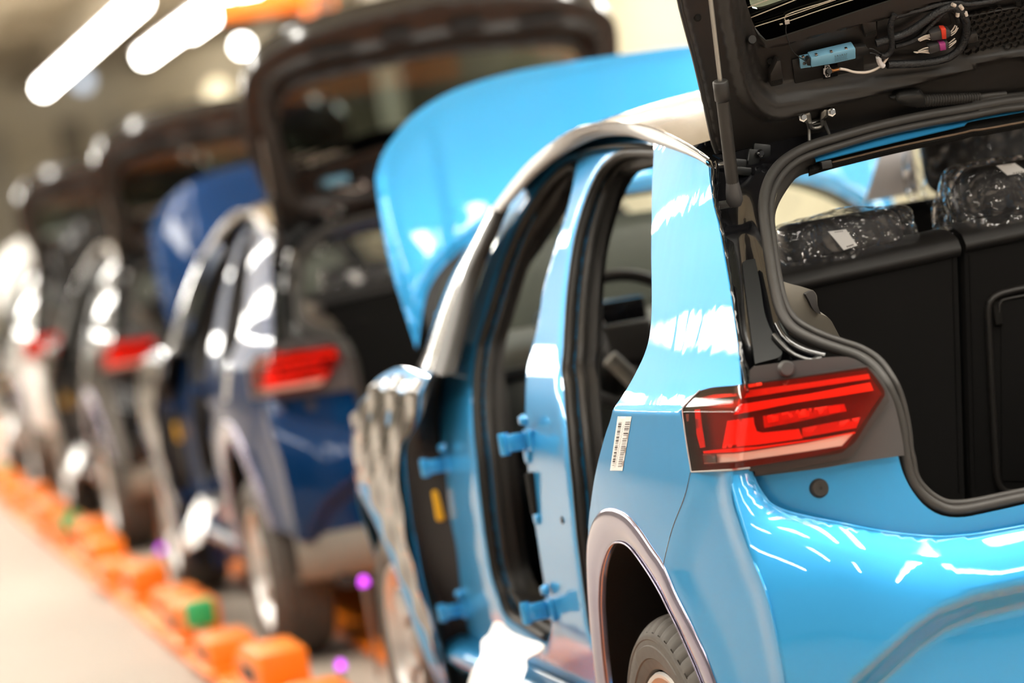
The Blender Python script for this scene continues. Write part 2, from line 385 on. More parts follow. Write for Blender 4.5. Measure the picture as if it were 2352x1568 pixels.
# long steel girders under the ceiling, and cross trusses
for i, x in enumerate((-6.0, -2.2, 1.6, 5.2, 8.6, 12.2)):
    structure(box('girder_beam', (x, 40, 7.25), (.28, 88, .55), mbeam))
for i in range(8):
    structure(box('cross_beam', (3, 8+i*10.0, 7.42), (22, .22, .34), mbeam))
for y in (30, 44, 58, 72):
    structure(box('steel_column', (10.6, y, 3.6), (.34, .34, 7.2), mcol))
for k, (x, c) in enumerate(((4.2, mcol), (6.4, mdark), (7.8, mcol), (9.4, mdark), (11.4, mcol), (13.0, mdark))):
    structure(box('wall_panel', (x, 83.7, 3.0), (.7, .25, 5.9), c))
# lamps: long tube rows along the line
mtube = glow('lit_tube', (1.0, .96, .88, 1), TUBE_EMIT)
mhous = mat('lamp_casing', (.75, .74, .72, 1), .5)
def tube_lamp(x, y0, y1, z, label, group=None, r=.14):
    t = empty('ceiling_light', (x, (y0+y1)/2, z)); L = y1-y0
    box('casing', (0, 0, .10), (2*r+.06, L, .05), mhous, t)
    V, F = lathe_vf([(0, -L/2), (r*.8, -L/2), (r, -L/2+.12), (r, L/2-.12), (r*.8, L/2), (0, L/2)], (0, 0, 0), 1, 14)
    mesh('diffuser', V, F, mtube, t)
    for s in (-1, 1): tube('hanger', [(0, s*L*.35, .12), (0, s*L*.35, 7.58-z)], .012, mbeam, t, k=6)
    tag(t, label, 'ceiling light', group); return t
tube_lamp(4.36, 47.5, 68.0, 6.0, 'longest glowing white tube light at the upper left corner', 'ceiling tube lights', .125)
tube_lamp(6.10, 49.0, 62.0, 6.0, 'second bright tube light, beside the longest one', 'ceiling tube lights', .125)
tube_lamp(7.05, 50.0, 61.0, 6.3, 'third, thinner tube light, half hidden behind the orange hoist', 'ceiling tube lights', .08)

def bulb(px, Y, r, col, s, label):
    p = wpt(1, px[0], px[1], Y); e = empty('wall_lamp', S_(p)); lathe('lamp_globe', [(0, -r), (r*.7, -r*.7), (r, 0), (r*.7, r*.7), (0, r)], (0, 0, 0), 1, glow('lamp_glass_'+label.split()[0], col, s), e, 18)
    tube('lamp_bracket', [(0, r*.8, 0), (0, 83.9-Y, 0)], .05, mbeam, e, 8); tag(e, label, 'wall lamp')
bulb((556, 106), 82.5, .16, (1, .96, .88, 1), 24, 'white round lamp on the back wall, left of the orange hoist')
bulb((500, 212), 82.5, .34, (1, .86, .58, 1), 1.6, 'cream dim lamp on the back wall above the navy tailgate corner')
bulb((190, 186), 82.5, .26, (.72, .84, 1, 1), 1.0, 'bluish dim lamp on the back wall below the longest tube light')
# ------------------------------------------------------------------ body surfaces (car frame: x right, y forward, z up, origin under the rear bumper)
def c1(*l): return [(1550+x/2.9314, y/2.9314) for x, y in l]
def c2(*l): return [(1550+x/2.9314, 500+y/2.9314) for x, y in l]
def c3(*l): return [(1300+x/2.2357, 1000+y/2.2357) for x, y in l]
def c4(*l): return [(800+x/2.0414, 800+y/2.0414) for x, y in l]
def c5(*l): return [(850+x/2.6138, 200+y/2.6138) for x, y in l]
def cL(*l): return [(1550+x/4.523, 820+y/4.524) for x, y in l]
def cT(*l): return [(1990+x/6.03, y/6.03) for x, y in l]
def cG(*l): return [(1620+x/6.82, 330+y/6.82) for x, y in l]
def cA(*l): return [(1800+x/8.4, 80+y/8.4) for x, y in l]
def cH(*l): return [(1980+x/3.648, 270+y/3.648) for x, y in l]
def hermite(xs, ys):
    xs, ys = np.array(xs, float), np.array(ys, float); h = np.diff(xs); d = np.diff(ys)/h; m = np.zeros(len(xs)); m[0], m[-1] = d[0], d[-1]
    for i in range(1, len(xs)-1): m[i] = 0 if d[i-1]*d[i] <= 0 else 2*d[i-1]*d[i]/(d[i-1]+d[i])
    def f(x):
        x = np.clip(x, xs[0], xs[-1]); i = np.clip(np.searchsorted(xs, x)-1, 0, len(h)-1); t = (x-xs[i])/h[i]
        return (ys[i]*(1+2*t)*(1-t)**2 + m[i]*h[i]*t*(1-t)**2 + ys[i+1]*t*t*(3-2*t) + m[i+1]*h[i]*t*t*(t-1))
    return f
_lo = hermite([-.4, .0, .2, .35, .5, .7, .85, 1.01], [.79, .81, .835, .868, .889, .901, .898, .881])
_hi = hermite([1.01, 1.05, 1.1, 1.2, 1.35, 1.45, 1.53, 1.62], [.881, .853, .826, .782, .715, .662, .607, .50])
def w(Y, Z):
    b = np.where(Z < 1.01, _lo(Z), _hi(Z)); b = b - np.where(Y < .9, .11*((.9-Y)/.9)**2, 0) - np.where(Y > 3.2, .2*((Y-3.2)/1.06)**2, 0); return b
SIDE = Surf(0, lambda Y, Z: -w(Y, Z))
_sm = hermite([-.4, .0, .2, .35, .5, .7, .85, .95, 1.1, 1.2, 1.35, 1.45, 1.53, 1.62], [.79, .81, .835, .868, .889, .899, .890, .872, .818, .775, .712, .661, .607, .50])
def wi(Y, Z): return _sm(Z) - np.where(Y < .9, .11*((.9-Y)/.9)**2, 0) - np.where(Y > 3.2, .2*((Y-3.2)/1.06)**2, 0)
INNER = Surf(0, lambda Y, Z: -(wi(Y, Z)-.07))
DEEP = Surf(0, lambda Y, Z: -(wi(Y, Z)-.13))
RING = Surf(1, lambda X, Z: .14+1.1*np.where(Z > 1.0, np.sqrt((Z-1.0)**2+.0009)-.03, 0)+0*X)
def ringoff(d): return Surf(1, lambda X, Z: RING.fn(X, Z)+d)
RSK = Surf(1, lambda X, Z: .055+.10*(np.maximum(0, np.abs(X)-.5)/.3)**3+0*Z)
_te = Surf(1, lambda X, Z: .095+.10*(np.maximum(0, np.abs(X)-.5)/.3)**2.5+0*Z)
_tp = _te.uv([(1723, 1078), (1734, 1107), (1750, 1136), (1768, 1157), (1792, 1170), (1837, 1183), (1926, 1201), (2016, 1219), (2105, 1230), (2172, 1233), (2262, 1224), (2352, 1208)])
_zx = [0, .15] + [-p[0] for p in _tp[::-1]]; _zz = [_tp[-1, 1]-.001, _tp[-1, 1]-.001] + [p[1] for p in _tp[::-1]]
_zf = hermite(_zx, _zz)
def ztop(X): return _zf(np.abs(X))
_arc = np.array([(-.79, .30), (-.765, .40), (-.735, .46), (-.70, .508), (-.638, .548), (-.576, .586), (-.516, .61), (-.438, .623), (-.36, .625), (0, .626)])
ARC = np.vstack([_arc, (_arc*[-1, 1])[::-1][1:]])
crease = [(1680, 1083), (1682, 1148), (1698, 1201), (1725, 1277), (1752, 1340), (1770, 1403), (1792, 1505), (1803, 1567), (1816, 1650), (1826, 1730)]
_cr = SIDE.pts(crease); _xs = np.r_[np.linspace(0, .6, 40)[:-1], np.linspace(.6, _zx[-1], 40)]; _tedge = np.stack([_xs, ztop(_xs)], 1)
_cf = np.polyfit(_cr[:, 2], _cr[:, 1], 3); _cx = np.polyfit(_cr[:, 2], -_cr[:, 0], 3)
def rb0(X, Z):
    X, Z = np.asarray(X, float), np.asarray(Z, float); a = np.abs(X); s = dist_poly(np.stack([a, Z], -1), _tedge, False)
    return .02+.10*(np.maximum(0, a-.5)/.3)**2.5 + .075*np.exp(-s/.065) + .10*np.maximum(0, .5-Z)**2
def rb(X, Z):
    X, Z = np.asarray(X, float), np.asarray(Z, float); Zc = np.clip(Z, .38, .90); xc = np.polyval(_cx, Zc)
    y = rb0(X, Z) + (np.polyval(_cf, Zc)-rb0(xc, Zc))*np.exp(-np.abs(xc-np.abs(X))/.07)
    q = np.stack([X, Z], -1); ins = inside(q, np.vstack([ARC, [(.79, -1), (-.79, -1)]]))
    d = dist_poly(q, ARC, closed=False)*np.where(ins, 1, -1); return y + .055*sstep(-.006, .07, d)
BMP = Surf(1, rb)
TGA = math.radians(50)
def tgp(h=0.0):
    N = np.array([0, -math.sin(TGA), -math.cos(TGA)]); return Plane(np.array([0, .66, 1.50])+N*h, (1, 0, 0), (0, -math.cos(TGA), math.sin(TGA)))
TG = tgp()
HOODS = Surf(1, lambda X, Z: 3.17+.42*(Z-1.09)+.08*(X/.75)**2-.05*np.sin(np.clip((Z-1.05)/.8, 0, 1)*math.pi))
SB = Plane((0, .80, 1.2), (1, 0, 0), np.array([0, -.22, 1.0])/math.hypot(.22, 1))
def both(o): return [o, mirror(o)]
def pxsurf(surf): return lambda q: surf.pts(q)
PARTS = {}
car = empty('car', (0, 0, DZ)); C = car
tag(car, 'sky blue hatchback body without doors, nearest on the line, red tail light in front', 'car', 'hatchback bodies on the assembly line')
P_ = M['paint']

# ---------------- rear quarter panel, wheel arch
arch_out = c3((850, 1480), (815, 1380), (770, 1268), (720, 1130), (640, 960), (560, 800), (500, 660), (440, 570), (380, 480), (320, 410), (265, 378), (220, 372), (185, 385), (150, 430), (125, 500), (115, 580), (117, 700), (128, 900), (145, 1080), (162, 1268), (180, 1400), (195, 1500))
arch_in = c3((770, 1480), (740, 1380), (695, 1268), (660, 1180), (620, 1090), (575, 990), (530, 900), (480, 800), (420, 700), (350, 600), (310, 560), (270, 548), (235, 560), (205, 610), (180, 700), (172, 800), (172, 900), (185, 1080), (205, 1268), (225, 1400), (240, 1500))
quarter_l = [(1502.7, 329), (1500, 380), (1497, 495), (1496, 600), (1497, 690), (1495, 745), (1485, 800), (1456, 864), (1405, 952), (1388, 1006), (1363, 1113), (1352, 1200), (1351.5, 1259)]
quarter_top = [(1502.7, 329), (1557.8, 345), (1569, 351), (1607.5, 368), (1628, 383)]
quarter_r = [(1628, 383), (1638, 468), (1652, 527), (1671, 636), (1686, 739), (1698, 841), (1702, 884)]
lamp_t = [(1702, 884), (1639, 889), (1608, 897), (1567, 933)]
lamp_l = [(1567, 933), (1573, 1000), (1586, 1085)]
gap = [(1586, 1085), (1573, 1139), (1544, 1215), (1519, 1286)]
ao = np.array(arch_out); i0 = int(np.argmin(np.hypot(ao[:, 0]-1519, ao[:, 1]-1286))); i1 = int(np.argmin(np.hypot(ao[:, 0]-1351.5, ao[:, 1]-1259)))
gap[-1] = tuple(ao[i0]); quarter_l[-1] = tuple(ao[i1])
def suv(surf, *segs): return [surf.uv(s) for s in segs]
q_out = outline(.012, *suv(SIDE, quarter_top, quarter_r, lamp_t[:3], lamp_t[2:], lamp_l, gap, ao[i0:i1+1], quarter_l[::-1]))
quarter = sheet('quarter_panel', SIDE, q_out, .011, .0025, M['film_paint'], C, (-1, 0, 0))
both(quarter)
A3, B3 = spline(SIDE.pts(arch_out), 60), spline(SIDE.pts(arch_in), 60)
def bulge(A, B, t, d): return A*(1-t)+B*t+np.array([-d, 0, 0])
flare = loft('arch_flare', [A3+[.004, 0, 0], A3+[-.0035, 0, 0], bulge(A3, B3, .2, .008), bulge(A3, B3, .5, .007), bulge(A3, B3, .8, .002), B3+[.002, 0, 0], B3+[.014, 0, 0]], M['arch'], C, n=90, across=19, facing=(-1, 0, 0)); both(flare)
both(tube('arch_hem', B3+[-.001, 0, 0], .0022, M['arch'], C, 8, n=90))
li = loft('wheel_liner', [B3+[.012, 0, 0], B3*[1, 1, 1]+np.array([.06, 0, 0])+ (B3-[0, .72, .40])*[0, .03, .03], B3+np.array([.30, 0, 0])+(B3-[0, .72, .40])*[0, .03, .03]], M['felt'], C, n=50, facing=(0, 0, -1)); both(li)
both(mesh('liner_wall', np.vstack([[(-.585, .72, .30)], B3*[0, 1, 1]+[-.585, 0, 0]+(B3-[0, .72, .40])*[0, .03, .03]]), [(0, i+1, i) for i in range(1, len(B3))], M['felt'], C, False))

# ---------------- rear bumper
crease = [(1680, 1083), (1682, 1148), (1698, 1201), (1725, 1277), (1752, 1340), (1770, 1403), (1792, 1505), (1803, 1567), (1816, 1650), (1826, 1730)]
bump = empty('rear_bumper', parent=C)
bc_out = outline(.012, *suv(SIDE, [(1586, 1085), (1680, 1083)], crease, [crease[-1], arch_out[0]], arch_out[:i0+1], gap[::-1]))
def bcP(q):
    P = SIDE.P(q); g = np.array(SIDE.uv(gap+[arch_out[k] for k in range(0, i0, 1)][::-1])); e = SIDE.uv(crease); t = np.minimum(dist_poly(q, g, False), dist_poly(q, e, False)); P[:, 0] += .012*sstep(0, .09, t); return P
bcor = sheet('bumper_corner', SIDE, bc_out, .012, .003, P_, bump, (-1, -.3, 0), P=bcP); both(bcor)
both(tube('gap_shade', SIDE.pts(gap)+[.0004, 0, 0], .0013, M['gloss_black'], bump, 6, step=.01))  # dark bead put in as the shade of the open joint
cuv = SIDE.pts(crease)[:, [0, 2]]; cuv = cuv[cuv[:, 1] > .37]
_xx = np.r_[np.linspace(0, .6, 40)[:-1], np.linspace(.6, _zx[-1], 40)]; top = np.stack([-_xx, ztop(_xx)], 1)[::-1]
left = np.vstack([spline(cuv[::-1], step=.012), resample(np.vstack([cuv[:1], top[:1]]), step=.01)[1:], resample(top, step=.01)[1:]])
bo = np.vstack([left, (left*[-1, 1])[::-1][1:], [(x, .37) for x in np.linspace(left[0, 0]*-1, left[0, 0], 40)[1:-1]]])
for _sg in (1, -1): tube('bumper_hem', BMP.P(np.stack([_sg*top[:, 0], top[:, 1]], 1))+[0, .001, 0], .003, P_, bump, 8, step=.008)
rbs = sheet('bumper_skin', BMP, bo, .009, .003, P_, bump, (0, -1, 0.2))
for zz, nm in ((.30, 'bumper_lip'),):
    X = np.linspace(-.80, .80, 40); yb = lambda z, d: np.stack([X, .03+.12*(np.maximum(0, np.abs(X)-.5)/.3)**2.5+d, np.full_like(X, z)], 1)
    loft('bumper_lip', [yb(.40, .05), yb(.38, .03), yb(.30, .02), yb(.24, .045), yb(.22, .10), yb(.23, .3)], M['grey_trim'], bump, n=40, across=14, facing=(0, -1, 0))

# ---------------- rear body panel below the lamp, tail plate, lamp
RP = Surf(1, lambda X, Z: .118+.10*(np.maximum(0, np.abs(X)-.5)/.3)**2.5+.0*Z)
rp_top = [(1725, 1092), (1881, 1074), (1962, 1060), (2062, 1043)]
rp_seal = [(2062, 1043), (2072, 1080), (2092, 1122), (2125, 1162), (2165, 1184), (2215, 1187), (2290, 1172), (2352, 1158)]
a_, b_ = RP.uv(rp_top), RP.uv(rp_seal)
bx = np.stack([-_xx, ztop(_xx)-.03], 1)[::-1]; bx = bx[bx[:, 0] > a_[0, 0]+.004]
lt = np.vstack([spline(bx[::-1], step=.015), [a_[0]+[.004, 0]], spline(a_, step=.015), spline(b_, step=.015)[1:], [(0, b_[-1, 1])]])
lt = np.vstack([lt[:], (lt*[-1, 1])[::-1][1:-1]])
sheet('rear_panel', RP, lt, .014, .003, P_, C, (0, -1, 0))
tp = sheet('tail_plate', None, outline(14, c2((520, 1010), (530, 1000)), c2((530, 1000), (930, 950), (1150, 935), (1240, 965)), c2((1240, 965), (1360, 1050), (1470, 1230), (1530, 1480), (1545, 1600)), [(2072, 1046), (1962, 1062), (1881, 1076), (1735, 1094)], [(1735, 1094), (1718, 1000), (1722, 850)]), 13, .004, M['dark_grey'], C, (0, -1, 0), P=pxsurf(Surf(1, lambda X, Z: RSK.fn(X, Z)+.045))); both(tp)
both(lathe('rubber_plug', [(0, -.003), (.002, -.003), (.0025, -.005), (.014, -.006), (.0165, -.004), (.018, 0), (.018, .02)], RP.pts(c3((1303, 270)))[0], 1, M['rubber'], C, 28))
both(lathe('panel_plug', [(0, -.010), (.012, -.010), (.0145, -.006), (.0145, .004)], Surf(1, lambda X, Z: RSK.fn(X, Z)+.036).pts(c2((747, 1015)))[0], 1, M['dark_grey'], C, 24))
def lampP(d):
    s1 = Surf(0, lambda Y, Z: -(w(Y, Z)-d)); s2 = Surf(1, lambda X, Z: RSK.fn(X, Z)+d)
    def f(q):
        q = np.atleast_2d(np.asarray(q, float)); a, b = s1.pts(q), s2.pts(q); xc = 1690+(1083-q[:, 1])*(14/198.)
        t = sstep(-16, 16, q[:, 0]-xc)[:, None]; return a*(1-t)+b*t
    return f
lamp = empty('tail_light', parent=C); lampR = empty('tail_light', parent=C)
lens_px = [cL((75, 535), (170, 430), (260, 345)), cL((260, 345), (430, 318), (690, 285), (1080, 240), (1550, 170), (1900, 118), (2000, 105)), cL((2000, 105), (2080, 200), (2170, 330), (2182, 400)), cL((2182, 400), (2000, 680), (1880, 870), (1790, 950)), cL((1790, 950), (1700, 1000), (1370, 1050), (890, 1120), (790, 1140), (580, 1170), (170, 1192)), cL((170, 1192), (130, 950), (75, 535))]
clr = outline(6, cL((280, 1000), (650, 985)), cL((650, 985), (1000, 935), (1360, 880), (1860, 780)), cL((1860, 780), (1740, 930)), cL((1740, 930), (1370, 990), (900, 1060), (640, 1095), (300, 1118)), cL((300, 1118), (280, 1000)))
LA = dict(parent=lamp, facing=(-.6, -1, 0))
def lsheet(name, segs, d, m, step=9, thick=.003, holes=()):
    o = sheet(name, None, outline(6, *segs) if isinstance(segs, list) else segs, step, thick, m, lamp, (-.6, -1, 0), holes=holes, P=lampP(d)); mirror(o, lampR); return o
lsheet('lens', lens_px, 0.0, M['lens_red'], holes=[clr], thick=0)
lsheet('clear_window', clr, 0.0005, M['lens_clear'], thick=0)
lsheet('housing', [cL((60, 530), (170, 420), (250, 335)), cL((250, 335), (690, 275), (1550, 160), (2010, 92)), cL((2010, 92), (2185, 320), (2228, 455)), cL((2228, 455), (2020, 760), (1860, 1000), (1760, 1062)), cL((1760, 1062), (1370, 1130), (900, 1215), (820, 1232)), cL((820, 1232), (790, 1185), (160, 1205)), cL((160, 1205), (60, 530))], .034, M['lamp_black'], thick=.02)
lsheet('reflector_back', [cL((110, 560), (280, 380)), cL((280, 380), (690, 305), (1990, 135)), cL((1990, 135), (2150, 380)), cL((2150, 380), (1780, 940)), cL((1780, 940), (1370, 1040), (600, 1160), (180, 1180)), cL((180, 1180), (110, 560))], .030, M['ref_dark'])
rf = [
 ('upper_band', [(760, 345), (1400, 262), (2015, 172), (2030, 225), (1400, 320), (720, 425)], .024, 'ref_mid'),
 ('upper_band_edge', [(760, 285), (900, 262), (905, 290), (770, 318)], .018, 'ref_red'),
 ('side_top_band', [(220, 430), (400, 385), (640, 372), (640, 402), (420, 425), (230, 470)], .018, 'ref_mid'),
 ('middle_band', [(690, 490), (1400, 380), (2030, 262), (2065, 345), (1700, 405), (1240, 475), (820, 560), (610, 598)], .020, 'ref_red'),
 ('main_reflector', [(545, 662), (815, 625), (825, 700), (850, 770), (905, 785), (1290, 745), (1330, 845), (900, 905), (490, 948)], .020, 'ref_red'),
 ('deep_reflector', [(1320, 735), (1930, 622), (1885, 735), (1325, 835)], .022, 'ref_mid'),
 ('side_bar', [(205, 545), (255, 540), (270, 690), (310, 935), (262, 945), (225, 800)], .016, 'ref_mid'),
 ('light_bar', [(915, 612), (1300, 545), (1760, 485), (1785, 560), (1320, 660), (930, 735)], .014, 'ref_mid'),
 ('lower_bar', [(480, 955), (860, 930), (1500, 845), (1870, 775), (1875, 790), (1360, 880), (650, 985), (300, 1000), (290, 975)], .012, 'ref_red'),
 ('reversing_bar', [(290, 1012), (650, 1000), (1360, 892), (1850, 795), (1735, 920), (1370, 978), (640, 1082), (305, 1108)], .012, 'ref_clear'),
]
for nm, pg, d, mm in rf:
    P = cL(*pg); lsheet(nm, [[P[i], P[(i+1) % len(P)]] for i in range(len(P))], d, M[mm], step=12, thick=.002)
for i in range(5):                            # light guides in the bar
    x = 960+i*160; y = 622-i*25; P = cL((x, y), (x+110, y-17), (x+116, y+42), (x+8, y+62)); lsheet('light_guide', [[P[k], P[(k+1) % 4]] for k in range(4)], .009, M['ref_red'] if i % 2 == 0 else M['ref_mid'], step=12, thick=.002)
for P in (cL((290, 1015), (425, 1010), (430, 1095), (300, 1100)),): lsheet('grey_marker', [[P[k], P[(k+1) % 4]] for k in range(4)], .006, M['dark_grey'], step=12, thick=.002)
hem = lampP(-.0012)(np.array(cL((260, 345), (170, 430), (75, 535), (100, 750), (130, 950), (170, 1192), (580, 1172), (780, 1150))))
o = tube('edge_trim', resample(hem, step=.004), .0014, M['silver'], lamp, 8); mirror(o, lampR)

# ---------------- black hatch gutter, corner cover, sealant
gA = SIDE.pts([(1626, 372), (1632, 384), (1638, 468), (1652, 527), (1671, 636), (1686, 739), (1700, 841), (1712, 900)])
gB = ringoff(.01).pts([(1795, 375), (1765, 420), (1756, 478), (1757, 540), (1768, 620), (1780, 700), (1800, 760), (1880, 830)])
gA, gB = spline(gA, 40), spline(gB, 40)
both(loft('hatch_gutter', [gA+[.003, 0, 0]] + [gA*(1-t)+gB*t+[0, d, 0] for t, d in ((.12, .05), (.3, .075), (.6, .06), (.85, .02), (1, 0))], M['gloss_black'], C, n=40, across=24, facing=(0, -1, 0)))
cvp = ringoff(-.005)
both(sheet('corner_cover', None, outline(9, c2((455, 300), (480, 285), (540, 275)), c2((540, 275), (575, 450), (605, 640), (650, 760), (712, 850)), c2((712, 850), (712, 930), (540, 982)), c2((540, 982), (515, 800), (470, 450), (455, 300))), 9, .012, M['cover_black'], C, (0, -1, 0), P=pxsurf(cvp)))
sg = spline(gA+[.006, .004, 0], 60); rr = .0022+.0022*RNG.random(60)
both(tube('sealant_bead', sg+RNG.normal(0, .0008, (60, 3)), rr, M['gloss_black'], C, 8))
sg = spline((gA*.82+gB*.18)+[0, .035, 0], 70); both(tube('sealant_bead', sg+RNG.normal(0, .0007, (70, 3)), .003+.0022*RNG.random(70), M['gloss_black'], C, 8))
# lower gloss ledge beside the seal
lg = ringoff(-.012).pts(c2((668, 790), (720, 850), (790, 915), (900, 960), (985, 945))); both(tube('gutter_ledge', lg, .006, M['gloss_black'], C, 10, n=30))
lg = ringoff(.0).pts(c2((690, 720), (760, 830), (880, 900), (1010, 935))); both(tube('gutter_ledge', lg, .009, M['gloss_black'], C, 10, n=30))
# hinge corner brackets
for px, s in ((cG((745, 260)), (.03, .02, .055)), (cG((870, 160)), (.045, .02, .05)), (cG((560, 430)), (.05, .02, .022)), (cG((500, 330)), (.04, .03, .03))):
    both(box('hinge_bracket', ringoff(.03).pts(px)[0], np.array(s)*.8, M['cover_black'], C, .003, R=Matrix.Rotation(.25, 3, 'Y')))
both(lathe('bracket_bolt', [(0, -.006), (.005, -.006), (.006, -.003), (.008, 0), (.008, .004)], ringoff(.0).pts(cG((872, 150)))[0], 1, M['gloss_black'], C, 16))

hc_p = c1((255, 1040), (330, 1040), (640, 962), (900, 905), (1400, 795), (2352, 600)); hc_b = c1((2352, 660), (2000, 727), (1700, 778), (1400, 842), (1100, 925), (900, 988), (765, 1060), (690, 1130), (640, 1230))
_s = ringoff(.03); u1, u2 = _s.uv(hc_p), _s.uv(hc_b); hcl = np.vstack([[(0, u2[0, 1]+.004)], spline(u2, step=.02), spline(u1, step=.02), [(0, u1[-1, 1]+.004)]]); hcl = np.vstack([hcl, (hcl*[-1, 1])[::-1][1:-1]])
sheet('hinge_channel', _s, hcl, .02, .004, M['gloss_black'], C, (0, -1, 0))
# ---------------- hatch weatherstrip: two lobes, header, pillar trims
def ring_path(px, off):
    p = ringoff(off).uv(px); p = np.vstack([[(0, p[0, 1]+.004)], p, [(0, p[-1, 1])]]); q = spline(p, step=.008); q = np.vstack([q, (q*[-1, 1])[::-1][1:-1]]); return ringoff(off).P(q)
s1 = c1((2352, 655), (2000, 727), (1700, 778), (1400, 842), (1100, 925), (900, 988), (765, 1060), (675, 1145), (620, 1250), (598, 1365), (600, 1450)) + c2((608, 60), (640, 280), (672, 470), (700, 590), (745, 690), (820, 765), (960, 835), (1100, 885), (1230, 930), (1340, 1005), (1425, 1120), (1490, 1270), (1530, 1430), (1545, 1560)) + c3((1742, 110), (1775, 235), (1850, 325), (1940, 376), (2010, 384), (2110, 370), (2352, 318))
s2 = c1((2352, 705), (2000, 778), (1700, 833), (1400, 898), (1100, 985), (900, 1050), (800, 1105), (720, 1185), (665, 1290), (645, 1390), (648, 1470)) + c2((652, 60), (680, 280), (712, 460), (742, 570), (790, 660), (870, 725), (1000, 790), (1130, 835), (1260, 880), (1375, 955), (1460, 1070), (1530, 1230), (1570, 1420), (1585, 1560)) + c3((1778, 110), (1800, 215), (1862, 292), (1940, 340), (2010, 348), (2110, 336), (2352, 286))
hs = empty('hatch_seal', parent=C)
def ring_tube(name, px, off, r):
    P = ring_path(px, off); P = np.vstack([P, P[:1]]); return tube(name, P, r, M['rubber'], hs, 12)
ring_tube('seal_bulb', s1, -.006, .0108); ring_tube('seal_lip', s2, .002, .0072)
hl = sheet('header_paint', None, outline(12, c1((940, 1050), (950, 1085)), c1((950, 1085), (1300, 998), (1430, 966), (1950, 842)), c1((1950, 842), (1995, 812), (2352, 748)), c1((2352, 748), (2352, 710)), c1((2352, 710), (2000, 772), (1400, 912), (1100, 1000), (940, 1050))), 12, .003, P_, C, (0, -1, 0), P=pxsurf(ringoff(.02)))
ht = sheet('header_trim', None, outline(14, c1((900, 1075), (1300, 992), (1950, 832)), c1((1950, 832), (2000, 800), (2600, 690)), c1((2600, 690), (2600, 795)), c1((2600, 795), (2352, 835), (2090, 884)), c1((2090, 884), (1990, 893), (1930, 912), (1500, 1002), (1050, 1112), (905, 1158)), c1((905, 1158), (900, 1075))), 14, .012, M['felt'], C, (0, -1, 0), P=pxsurf(ringoff(.05)))
tube('header_edge', ringoff(.046).pts(c1((1060, 1092), (1500, 985), (1930, 896), (2000, 878), (2090, 868), (2352, 820))), .0022, mat('edge_binding', srgb(112, 92, 74), .8), C, 6, step=.01)
box('header_clip', ringoff(.04).pts(c1((1018, 1108)))[0], (.022, .012, .016), M['matt_black'], C, .002)
both(loft('pillar_trim', [ringoff(.008).pts(c1((940, 1050), (850, 1085), (770, 1150), (710, 1240), (680, 1330), (665, 1430)) + c2((668, 60), (690, 250))), ringoff(.05).pts(c1((945, 1100), (880, 1130), (810, 1200), (745, 1290), (700, 1370), (676, 1450)) + c2((678, 60), (700, 250))), ringoff(.09).pts(c1((900, 1165), (840, 1185), (760, 1245), (700, 1330), (668, 1420), (655, 1490)) + c2((665, 80), (690, 260)))], M['rubber'], C, n=30, across=9, facing=(0, -1, 0)))
# ---------------- side frame (door apertures), door seals, hinges
fr_top = c5((1735, 322), (1550, 278), (1400, 275), (1300, 296), (1200, 342), (1080, 416), (960, 514), (860, 622), (785, 700))
fr_fr = c5((785, 700), (765, 850), (700, 1050), (600, 1350), (530, 1568)) + c4((450, 120), (430, 200), (425, 330), (440, 480), (460, 600), (480, 800), (510, 950), (540, 1200), (570, 1350), (585, 1568), (600, 1760))
fr_bot = c4((600, 1760), (900, 1780), (1170, 1780))
fr_re = [c4((1170, 1780))[0], (1368, 1560), (1364, 1420), (1366, 1290), (1402, 1150), (1470, 1000), (1560, 740), (1590, 420), c5((1735, 322))[0]]
f_out = outline(.03, *suv(INNER, fr_top, fr_fr, fr_bot, fr_re))
rd_f = c5((1790, 400), (1700, 400), (1560, 395), (1475, 415), (1385, 490), (1322, 600), (1265, 760), (1222, 930), (1195, 1110), (1175, 1300), (1160, 1568)) + c4((1000, 100), (1012, 200), (1028, 400), (1046, 600), (1064, 800), (1086, 1000), (1112, 1200), (1126, 1300), (1136, 1345))
rd_b = [c4((1136, 1345))[0], (1359, 1440)]; rd_r = [(1359, 1440), (1359, 1330), (1378, 1190), (1436, 1000), (1520, 780), (1560, 480), c5((1790, 400))[0]]
fd_f = c5((1200, 470), (1130, 505), (1035, 600), (940, 735), (850, 910), (780, 1090), (730, 1250), (670, 1450)) + c4((600, 0), (582, 150), (580, 300), (598, 500), (618, 700), (643, 900), (668, 1050), (697, 1145), (735, 1245), (810, 1300), (905, 1360))
fd_b = c4((905, 1360), (925, 1250), (908, 1150), (890, 1050), (860, 850), (830, 650), (815, 480), (808, 300), (815, 100), (840, 0)) + c5((975, 1450), (1010, 1230), (1085, 960), (1150, 760), (1180, 610), (1200, 470))
hole_r = outline(.015, *suv(INNER, rd_f, rd_b, rd_r)); hole_f = outline(.015, *suv(INNER, fd_f, fd_b))
def frdisp(q):
    d = np.minimum(dist_poly(q, hole_r), dist_poly(q, hole_f)); return .035*(1-np.sqrt(np.clip(1-(1-np.clip(d/.05, 0, 1))**2, 0, 1)))
def frP(q, h=0.0):
    P = INNER.P(q); P[:, 0] += h; return P
frame = sheet('side_frame', None, f_out, .013, .004, P_, C, (-1, 0, 0), holes=[hole_r, hole_f], disp=frdisp, P=frP); both(frame)
